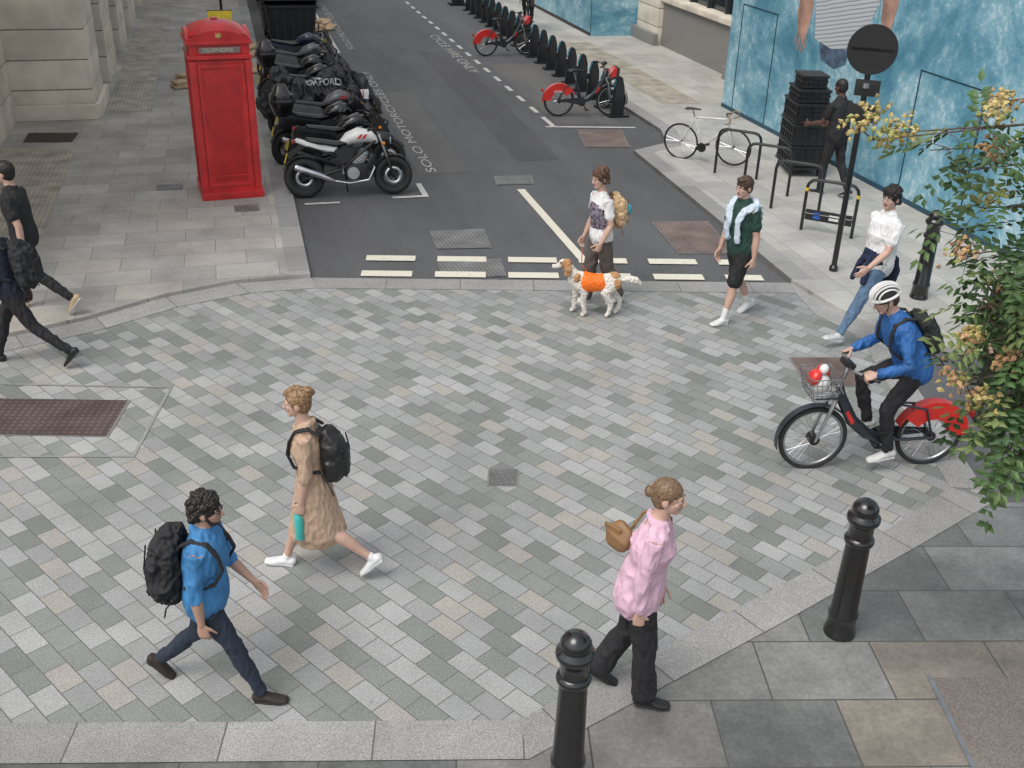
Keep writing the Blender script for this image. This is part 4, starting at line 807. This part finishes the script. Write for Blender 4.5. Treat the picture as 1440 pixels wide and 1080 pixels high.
art('printed_shirt',[(17.9,2.05),(17.3,1.98),(16.6,2.08),(16.3,2.4),(16.0,3.0),(15.7,3.6),(15.6,4.3),(16.2,4.7),(17.4,4.7),(18.0,4.2),(18.15,3.2)],stripes,.004)
art('printed_jeans',[(17.75,2.08),(17.3,1.99),(16.7,2.06),(16.75,1.80),(17.1,1.66),(17.6,1.74)],D('printed_denim',(.07,.11,.17),.7,var=.5),.003)
art('printed_arm',[(18.0,4.2),(18.35,4.1),(18.55,3.3),(18.62,2.65),(18.66,2.4),(18.55,2.1),(18.35,1.96),(18.2,2.1),(18.12,2.5),(18.1,3.2)],D('printed_skin',(.42,.25,.19),.7,var=.35,vs=3),.006)
for i,(y0,z0,y1,z1) in enumerate([(18.50,2.12,18.60,1.86),(18.42,2.02,18.48,1.76),(18.32,2.0,18.34,1.74),(18.24,2.06,18.20,1.82)]):
    art('printed_finger',[(y0+.035,z0),(y1+.025,z1),(y1-.025,z1-.01),(y0-.035,z0)],MATS['printed_skin'],.0075)
art('printed_forearm',[(15.75,3.5),(15.5,3.0),(15.6,2.5),(15.85,2.45),(15.95,2.95),(16.0,3.4)],MATS['printed_skin'],.006)
b=MB(); X0=11.85
pier(b,X0,X0+2,21.45,24.2,bz,9); pier(b,X0,X0+2,29.0,30.6,bz,9)
b.box((X0+1.1,26.6,.65),(1.9,4.8,1.2),granite,bev=.02); b.box((X0+1.1,26.6,1.32),(2.1,4.8,.14),stone,bev=.02); b.box((X0+.5,26.6,3.2),(.06,4.8,3.6),glassd)
for k in(24.3,25.5,26.6,27.7,28.9): b.box((X0+.42,k,3.2),(.1,.1,3.6),framec)
b.box((X0+1.1,26.6,6.9),(2,4.8,4),stone); b.box((X0+8,40,5),(12,50,10),stone); pier(b,X0,X0+2,44,80,bz,9)
b.box((X0-.07,22.8,bz+.16),(.14,2.9,.32),granite,bev=.02); b.box((X0-.07,29.8,bz+.16),(.14,1.8,.32),granite,bev=.02)
b.obj('stone_building')
b=MB(); b.box((10.5,37.7,2.6),(.1,14,5.1),mural); b.box((11.3,30.7,2.6),(1.7,.1,5.1),mural); b.box((10.44,37.7,.1),(.02,14,.1),black_plastic); b.obj('hoarding_wall')
b=MB(); b.box((4,110,7),(60,4,14),stone); 
for i in range(12):
    for j in range(3): b.box((-22+i*4.6,107.9,2.5+j*4),(1.8,.1,2.4),glassd)
b.obj('distant_building')

# ------------------------------------------------------------------ phone box
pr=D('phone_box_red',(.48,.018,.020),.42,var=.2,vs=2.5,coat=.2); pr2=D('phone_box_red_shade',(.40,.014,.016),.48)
e=empty('red_telephone_box',(*P(-.15,17.02),KZ),rad(5.5))
b=MB()
b.box((0,0,.06),(.94,.94,.12),pr,bev=.012); b.box((0,0,1.10),(.78,.78,1.98),D('box_interior',(.05,.03,.03),.6))
for sx in(1,-1):
    for sy in(1,-1): b.box((sx*.40,sy*.40,1.10),(.10,.10,1.97),pr,bev=.015)
b.obj('frame',parent=e)
b=MB()
b.box((0,-.395,1.10),(.72,.03,1.96),pr); 
for x in(-.31,.31): b.box((x,-.415,1.10),(.05,.03,1.85),pr,bev=.008)
for z in(.22,2.0): b.box((0,-.415,z),(.57,.03,.05),pr,bev=.008)
b.box((0,-.413,1.11),(.5,.012,1.66),pr2,bev=.004); b.box((0,-.42,.36),(.64,.018,.02),pr)
b.obj('rear_panel',parent=e)
b=MB()
for rz in(90,180,270):
    b.M=Matrix.Rotation(rad(rz),4,'Z')
    b.box((0,-.394,1.12),(.66,.01,1.9),D('phone_glass',(.05,.06,.065),.05)); b.box((0,-.405,.26),(.70,.03,.26),pr,bev=.008); b.box((0,-.405,2.03),(.70,.03,.10),pr,bev=.008)
    for x in(-.32,-.22,.22,.32): b.box((x,-.405,1.15),(.02 if abs(x)<.3 else .05,.03,1.6),pr)
    for i in range(9): b.box((0,-.405,.40+i*.195),(.66,.028,.02),pr)
b.M=Matrix.Identity(4); b.obj('glazed_doors',parent=e)
b=MB(); b.box((0,0,2.13),(.92,.92,.06),pr,bev=.012); b.box((0,0,2.235),(.86,.86,.16),pr,bev=.01); b.box((0,0,2.335),(.95,.95,.05),pr,bev=.015)
for rz in(0,90,180,270):
    b.M=Matrix.Rotation(rad(rz),4,'Z'); b.box((0,-.435,2.235),(.64,.02,.11),pr2,bev=.004); b.box((0,-.446,2.235),(.58,.008,.085),D('opal_sign',(.20,.17,.15),.3))
    n=12; vs=[];
    for i in range(n+1):
        a=-.44+.88*i/n; vs.append((a,.13*(1-(a/.46)**2)+.02))
    pts=[( -.44,0)]+vs+[(.44,0)]; m=len(pts)
    V=[(p[0],-.455,2.36+p[1]) for p in pts]+[(p[0],-.40,2.36+p[1]) for p in pts]; Fs=[tuple(range(m)),tuple(range(2*m-1,m-1,-1))]+[(i,(i+1)%m,m+(i+1)%m,m+i) for i in range(m)]
    b.add(V,Fs,pr); b.ell((0,-.462,2.43),(.045,.012,.03),D('gilt_crown',(.45,.30,.10),.4)); 
    for k in(-.03,0,.03): b.ell((k,-.465,2.462),(.012,.01,.014),MATS['gilt_crown'])
b.M=Matrix.Identity(4)
vs=[];fs=[];n=16
for i in range(n+1):
    for j in range(n+1):
        x=-.42+.84*i/n; y=-.42+.84*j/n; z=2.37+.24*math.sqrt(max(0,(1-(x/.47)**2)))*math.sqrt(max(0,1-(y/.47)**2)); vs.append((x,y,z))
for i in range(n):
    for j in range(n): fs.append((i*(n+1)+j,(i+1)*(n+1)+j,(i+1)*(n+1)+j+1,i*(n+1)+j+1))
b.add(vs,fs,pr); b.box((0,.0,2.61),(.10,.10,.04),pr,bev=.01); b.obj('domed_roof',parent=e)
textobj('TELEPHONE',.078,D('sign_letters',(.5,.45,.36),.5),'sign_lettering',(-.245,-.4535,2.21),(rad(90),0,0),(1.05,1,1),parent=e,extrude=.001)

# ------------------------------------------------------------------ bollards, pole, hoops, crates, docks
def bollard(x,y,z=.01,s=1.0):
    b=MB(); b.lathe([(.115,0),(.115,.03),(.105,.05),(.10,.16),(.108,.17),(.108,.20),(.095,.22),(.085,.75),(.083,.80),(.10,.81),(.105,.83),(.10,.85),(.086,.86),(.084,.96),(.10,.975),(.112,.99),(.115,1.01),(.112,1.03),(.09,1.045),(.085,1.06),(.092,1.075),(.09,1.10),(.072,1.13),(.045,1.15),(.018,1.16),(0,1.162)],black_gloss,seg=36); o=b.obj('bollard',(x,y,z),sharp=50); o.scale=(s,s,s)
bollard(3.96,5.19); bollard(1.60,4.33); x,y=P(8.38,10.85); bollard(x,y,KZ)
x,y=P(7.77,11.94); b=MB(); b.cyl((0,0,0),(0,0,2.95),.038,black_gloss); b.lathe([(.06,0),(.06,.05),(.04,.08)],black_gloss)
ca=rad(-33); b.M=Matrix.Rotation(ca,4,'Z')
b.cyl((0,-.045,2.90),(0,-.065,2.90),.30,black_plastic,seg=40); b.box((0,-.05,2.90),(.5,.03,.04),darkmet); b.box((.02,-.055,2.44),(.30,.02,.20),black_plastic,bev=.005); b.box((0,-.055,2.13),(.34,.02,.22),black_plastic,bev=.005)
b.cyl((0,-.04,2.44),(0,-.04,2.5),.05,alu); b.obj('traffic_sign',(x,y,KZ),sharp=30)
hd=V3((.74,-.67,0)).normalized()
for i,(a,c) in enumerate(((8.15,16.7),(8.22,15.7),(8.2,14.65),(8.17,13.6))):
    x,y=P(a,c); b=MB(); w=.74; hh=.78; r=.13; pts=[V3((0,0,0)),V3((0,0,hh-r))]
    for t in(30,60,90): pts.append(V3((r-r*math.cos(rad(t)),0,hh-r+r*math.sin(rad(t)))))
    for t in(0,30,60,90): pts.append(V3((w-r+r*math.sin(rad(t)),0,hh-r+r*math.cos(rad(t)))))
    pts.append(V3((w,0,0))); b.tube(pts,.025,black_gloss,seg=12,ref=(0,1,0),dome=False)
    if i==3:
        b.cyl((.02,0,.26),(w-.02,0,.26),.02,black_gloss); b.box((w/2,0,.25),(w-.06,.02,.16),black_plastic,bev=.005); b.box((.2,-.014,.25),(.1,.006,.1),D('blue_sign',(.02,.1,.4),.4)); b.box((.45,-.014,.25),(.14,.006,.08),white_paint)
        for q in(.03,w-.03): b.cyl((q-(.03 if q<.3 else -.03),0,.60),(q-(.03 if q<.3 else -.03),0,.65),.0265,D('yellow_band',(.6,.4,.03),.5))
    b.obj('cycle_stand',(x,y,KZ),math.atan2(hd.y,hd.x),sharp=30)
x,y=P(9.72,16.6); b=MB(); crate=D('crate_plastic',(.017,.018,.02),.4); z=.18
for i,(w,d_,hh) in enumerate(((.62,.86,.36),(.62,.86,.36),(.60,.84,.34),(.55,.70,.22),(.46,.5,.22))):
    b.box((0,0,z+hh/2),(w-.05,d_-.05,hh-.02),crate); b.box((0,0,z+hh-.025),(w,d_,.04),crate,bev=.01); b.box((0,0,z+.02),(w-.02,d_-.02,.03),crate,bev=.008)
    for sx_ in(1,-1):
        for k in range(6): b.box((sx_*(w/2-.02),-d_/2+.08+k*(d_-.16)/5,z+hh/2),(.03,.022,hh-.03),crate)
        for k in range(5): b.box((-w/2+.06+k*(w-.12)/4,sx_*(d_/2-.02),z+hh/2),(.022,.03,hh-.03),crate)
        b.box((0,sx_*(d_/2-.012),z+hh*.5),(w-.05,.02,.02),crate); b.box((sx_*(w/2-.012),0,z+hh*.5),(.02,d_-.05,.02),crate)
        b.box((0,sx_*(d_/2-.006),z+hh*.72),(.12,.02,.04),darkmet)
    z+=hh+.003
b.box((0,0,.15),(.62,.88,.04),darkmet,bev=.01)
for sx_ in(-.24,.24):
    for sy in(-.36,.36): b.cyl((sx_-.015,sy,.065),(sx_+.015,sy,.065),.06,rubber)
b.obj('crate_trolley',(x,y,KZ),rad(-12))
dk=D('dock_black',(.016,.017,.02),.35,coat=.3); dl=D('dock_panel',(.02,.16,.22),.4)
for i in range(19):
    b=MB(); b.prism([(-.17,0),(.12,0),(.10,.62),(.04,.82),(-.05,.84),(-.10,.70),(-.13,.45)],-.055,.055,dk,bev=.02); b.prism([(-.12,.60),(-.06,.80),(-.075,.81),(-.135,.61)],-.04,.04,dl,bev=.003); b.box((0,-.15,.50),(.07,.08,.12),black_plastic,bev=.01); b.box((0,0,.015),(.22,.46,.03),darkmet,bev=.008)
    b.obj('cycle_dock_post',(7.88+.012*i,21.05+.86*i,0),rad(-90))
b=MB(); b.box((0,0,1.1),(.42,.3,2.2),dk,bev=.03); b.box((0,-.155,1.3),(.32,.01,.5),dl); b.box((0,0,.04),(.6,.5,.08),darkmet); b.obj('docking_terminal',(7.95,37.9,0))

# ------------------------------------------------------------------ cars, bins, clutter
def car():
    b=MB(); pb=D('car_black',(.012,.012,.014),.15,coat=.8)
    b.prism([(-2.2,.35),(-2.28,.75),(-2.15,.98),(-1.9,1.05),(-1.55,1.62),(.55,1.66),(1.25,1.12),(2.1,.98),(2.25,.6),(2.2,.3)],-.9,.9,pb,bev=.09)
    b.prism([(-1.99,1.04),(-1.62,1.60),(-1.60,1.57),(-1.95,1.02)],-.66,.66,glassd,bev=0)
    for sd in(1,-1):
        b.prism([(-1.55,1.10),(-1.4,1.52),(.45,1.56),(1.0,1.12)],sd*.88,sd*.906,glassd,bev=.003); b.box((sd*.72,-2.24,.82),(.25,.06,.12),MATS['red_lens'],bev=.01); b.ell((sd*1.0,.7,1.1),(.1,.06,.07),pb)
        for y in(-1.4,1.4): b.torus((sd*.84,y,.33),.24,.09,rubber,seg=28); b.cyl((sd*.80,y,.33),(sd*.90,y,.33),.2,alu,seg=24)
    b.box((0,-2.285,.72),(.52,.02,.11),MATS['number_plate_yellow']); b.box((0,-2.24,.45),(1.6,.08,.16),black_plastic,bev=.02); return b
car().obj('parked_car',(2.05,39.0,0)); car().obj('parked_car',(2.0,45.5,0))
def bin_(x,y,rz=0):
    b=MB(); bm_=D('bin_plastic',(.018,.019,.021),.5)
    b.tube([(0,0,.22),(0,0,.9),(0,0,1.12)],[(.58,.40),(.66,.48),(.68,.50)],bm_,seg=24,ref=(1,0,0),sq=8,dome=False); b.tube([(0,0,1.12),(0,.02,1.2),(0,.04,1.26)],[(.71,.53),(.68,.48),(.5,.3)],bm_,seg=24,ref=(1,0,0),sq=8,dome=False)
    for k in(-.4,-.2,0,.2,.4): b.box((k,-.46,.65),(.04,.05,.8),bm_)
    b.cyl((-.74,0,1.0),(.74,0,1.0),.03,darkmet); b.box((0,-.52,1.08),(1.2,.04,.05),bm_)
    for sx_ in(-.5,.5):
        for sy in(-.3,.3): b.cyl((sx_-.03,sy,.09),(sx_+.03,sy,.09),.09,rubber)
    b.obj('wheelie_bin',(x,y,0),rz)
bin_(1.75,30.2); bin_(1.65,31.8,.1); bin_(1.8,33.6); 
card=D('cardboard',(.46,.33,.21),.85,var=.2)
for (x,y,a,s) in ((-1.0,24.8,.3,.5),(-.7,25.3,1.2,.4),(-.95,25.6,.7,.45),(.35,26.2,.5,.6),(.25,25.2,.9,.5),(.3,28.3,.2,.6),(2.7,32.8,.4,.7),(2.8,33.8,1.0,.6),(.45,29.4,.9,.5)):
    b=MB(); b.box((0,0,.04),(s,s*.7,.05),card,bev=.01); b.box((s*.5,0,.08),(s*.4,s*.66,.012),card,rot=(0,-.5,0)); b.box((-.05,.05,.11),(s*.7,s*.5,.06),card,rot=(.1,.05,.4),bev=.008); b.obj('cardboard_box',(x,y,KZ if x<.6 else 0),a)
b=MB(); ye=D('yellow_sign_face',(.75,.55,.02),.5)
for sgn in(1,-1): b.box((0,sgn*.16,.5),(.6,.03,1.0),ye,rot=(sgn*.28,0,0),bev=.005)
b.box((0,-.19,.58),(.34,.01,.3),D('blue_disc',(.02,.08,.35),.5),rot=(-.28,0,0)); b.box((0,0,.98),(.62,.06,.04),black_plastic); b.obj('road_works_sign',(-.1,29.4,KZ),.05)
b=MB(); b.cyl((0,0,0),(0,0,3.2),.04,darkmet); b.box((0,-.05,2.4),(.4,.02,.5),ye); b.obj('signpost',(-.05,34,KZ))

# ------------------------------------------------------------------ tree
rt=random.Random(11)
tree=empty('tree',(0,0,0)); bark=D('bark',(.10,.075,.055),.9,var=.3,vs=20,bump=.6,bs=40)
# x,y,z of each spray of foliage, leaf weight, pod weight
T_=[(3.29,4.90,3.74,.15,1.5),(3.38,4.88,3.78,.15,1.3),(3.58,4.80,3.70,.7,0),(3.72,4.72,3.60,.8,.45),(4.01,4.80,3.95,.5,1.3),(3.84,4.62,3.42,1.0,.6),
 (3.72,4.52,3.20,1.3,.4),(3.83,4.45,3.10,2.0,0),(3.76,4.38,2.95,2.0,.0),(3.86,4.32,2.85,2.2,.3),(3.70,4.30,2.78,1.0,1.3),(3.82,4.22,2.72,1.6,.9),(3.65,4.20,2.60,.6,.9),(3.80,4.10,2.55,1.8,.0),(3.76,4.08,2.42,1.5,.3),(3.84,4.0,2.32,1.8,0),(3.78,4.02,2.28,1.2,0),
 (3.97,4.25,2.72,2.0,.5),(3.97,4.45,3.15,2.0,.4),(3.95,4.12,2.5,1.8,0),(4.15,4.1,2.9,1.8,.4),(4.15,4.0,2.45,1.6,.3),(4.3,4.3,3.3,1.0,.3)]
for i in range(26):
    a=rt.uniform(0,2*math.pi); rr_=rt.uniform(.6,1.5); z=rt.uniform(2.6,5.6); px=5.3+rr_*math.cos(a); py=3.45+rr_*math.sin(a)
    if px<4.4: continue
    T_.append((px,py,z,1.6,.5))
b=MB(); tb=V3((5.3,3.5,0)); b.tube([tb,tb+V3((.02,.02,1)),tb+V3((-.03,.03,2)),tb+V3((0,.02,3.2)),tb+V3((.05,0,4.6))],[.13,.10,.09,.07,.035],bark,seg=14)
leafv=[];leaff=[];leafm=[]
def leaflet(c,d,n,L,m):
    d=d.normalized(); s=d.cross(n).normalized(); i=len(leafv)
    leafv.extend([tuple(c),tuple(c+d*L*.45+s*L*.27-n*L*.05),tuple(c+d*L-n*L*.12),tuple(c+d*L*.45-s*L*.27-n*L*.05),tuple(c+d*L*.5+n*L*.03)])
    leaff.extend([(i,i+1,i+4),(i+1,i+2,i+4),(i+2,i+3,i+4),(i+3,i,i+4)]); leafm.extend([m]*4)
def rv(s=1): return V3((rt.gauss(0,s),rt.gauss(0,s),rt.gauss(0,s)))
def pod(c,s,m):
    i=len(leafv); ax=rv().normalized(); bx=ax.orthogonal().normalized(); cx_=ax.cross(bx)
    pts=[c-ax*s*.55,c+ax*s*.75]+[c+bx*(s*.48*math.cos(t))+cx_*(s*.48*math.sin(t)) for t in (0,1.05,2.09,3.14,4.19,5.24)]
    for k in range(2,8,2): pts[k]=c+(pts[k]-c)*.62
    leafv.extend([tuple(q) for q in pts])
    for k in range(6): leaff.append((i,i+2+k,i+2+(k+1)%6)); leaff.append((i+1,i+2+(k+1)%6,i+2+k)); leafm.extend([m]*2)
for (x,y,z,wt,pw) in T_:
    T=V3((x,y,z)); hub=V3((max(4.55,x+.2),4.1 if y>3.9 else y*.5+1.75,z+.12)); B0=tb+V3((0,.02,min(4.2,max(1.9,z-.7))))
    b.tube([B0,B0.lerp(hub,.55)+V3((0,0,.1)),hub],[.03,.022,.015],bark,seg=7); mid=hub.lerp(T,.5)+V3((0,0,.06))+rv(.02); b.tube([hub,mid,T],[.010,.006,.003],bark,seg=6)
    for k in range(int(15*wt)+1):
        f_=rt.uniform(.45,1) ; src=(hub.lerp(mid,f_*2) if f_<.5 else mid.lerp(T,f_*2-1))
        q=src+V3((rt.gauss(0,.08),rt.gauss(0,.1),rt.gauss(0,.08)))
        b.tube([src,src.lerp(q,.5)+V3((0,0,.02)),q],[.003,.0022,.0018],bark,seg=4)
        d=(q-src).normalized()*.7+rv(.45); d.z-=.45; d.normalize(); n=V3((rt.gauss(0,.4),rt.gauss(0,.4),1)); n=(n-d*n.dot(d)).normalized(); s=d.cross(n)
        L=rt.uniform(.14,.22); mi_=rt.choice([0,0,1,1,2,3]) 
        for j in range(4):
            p=q+d*(L*(j+.5)/4)-V3((0,0,.015*j*j*.3))
            for sg in(1,-1): leaflet(p,d*.5+s*sg*.9,n,rt.uniform(.060,.085),mi_)
        leaflet(q+d*L,d,n,.08,mi_)
    for k in range(int(2.2*pw+rt.random()*(1 if pw else 0))):
        q=T+V3((rt.gauss(0,.085),rt.gauss(0,.085),rt.gauss(0,.06)+.03)); m=rt.choice([4,5,5,6])
        b.tube([T,q],[.004,.003],bark,seg=4)
        for j in range(30): pod(q+V3((rt.gauss(0,.038),rt.gauss(0,.038),rt.gauss(0,.032))),rt.uniform(.026,.038),m if rt.random()<.75 else rt.choice([4,5]))
b.obj('trunk_and_branches',parent=tree)
me=bpy.data.meshes.new('foliage'); me.from_pydata(leafv,[],leaff)
for nm,c in (('leaf_a',(.055,.11,.03)),('leaf_b',(.08,.14,.04)),('leaf_c',(.035,.08,.026)),('leaf_d',(.12,.16,.05)),('pod_green',(.30,.32,.10)),('pod_yellow',(.46,.36,.14)),('pod_pink',(.46,.27,.14))):
    m=D(nm,c,.55,var=.25,vs=9); me.materials.append(m)
me.polygons.foreach_set('material_index',leafm); me.update(); o=link(bpy.data.objects.new('foliage',me)); o.parent=tree

# ------------------------------------------------------------------ light, sky, camera
w=bpy.data.worlds.new('World'); sc.world=w; w.use_nodes=True; nt=w.node_tree; bg=nt.nodes['Background']
sky=nt.nodes.new('ShaderNodeTexSky'); sky.sky_type='NISHITA'; sky.sun_disc=False; el=rad(60); az_s=math.atan2(-.6,-.35); sky.sun_elevation=el; sky.sun_rotation=az_s
sky.air_density=1.0; sky.dust_density=3.0; sky.ozone_density=.6
hs=nt.nodes.new('ShaderNodeHueSaturation'); hs.inputs['Saturation'].default_value=.25; hs.inputs['Value'].default_value=1.45; nt.links.new(sky.outputs[0],hs.inputs['Color']); nt.links.new(hs.outputs[0],bg.inputs['Color']); bg.inputs['Strength'].default_value=.15
sl=bpy.data.lights.new('sun','SUN'); sl.energy=1.2; sl.angle=rad(35); sl.color=(1,.965,.91); so=link(bpy.data.objects.new('sun',sl))
sd=V3((math.sin(az_s)*math.cos(el),math.cos(az_s)*math.cos(el),math.sin(el))); so.rotation_euler=(-sd).to_track_quat('-Z','Y').to_euler(); so.location=(0,0,30)
az=rad(15.25); th=rad(27.3); rl=rad(1.7)
f=V3((math.sin(az)*math.cos(th),math.cos(az)*math.cos(th),-math.sin(th))); r0=V3((math.cos(az),-math.sin(az),0)); u0=r0.cross(f)
Rr=math.cos(rl)*r0+math.sin(rl)*u0; Uu=-math.sin(rl)*r0+math.cos(rl)*u0
cd=bpy.data.cameras.new('camera'); cam=link(bpy.data.objects.new('camera',cd)); M=Matrix((Rr,Uu,-f)).transposed().to_4x4(); M.translation=(0,0,5.1); cam.matrix_world=M
cd.sensor_width=36; cd.lens=36*1476/1440; cd.clip_end=1000; cd.clip_start=.05; sc.camera=cam
sc.view_settings.view_transform='Standard'; sc.view_settings.look='None'; sc.view_settings.exposure=0
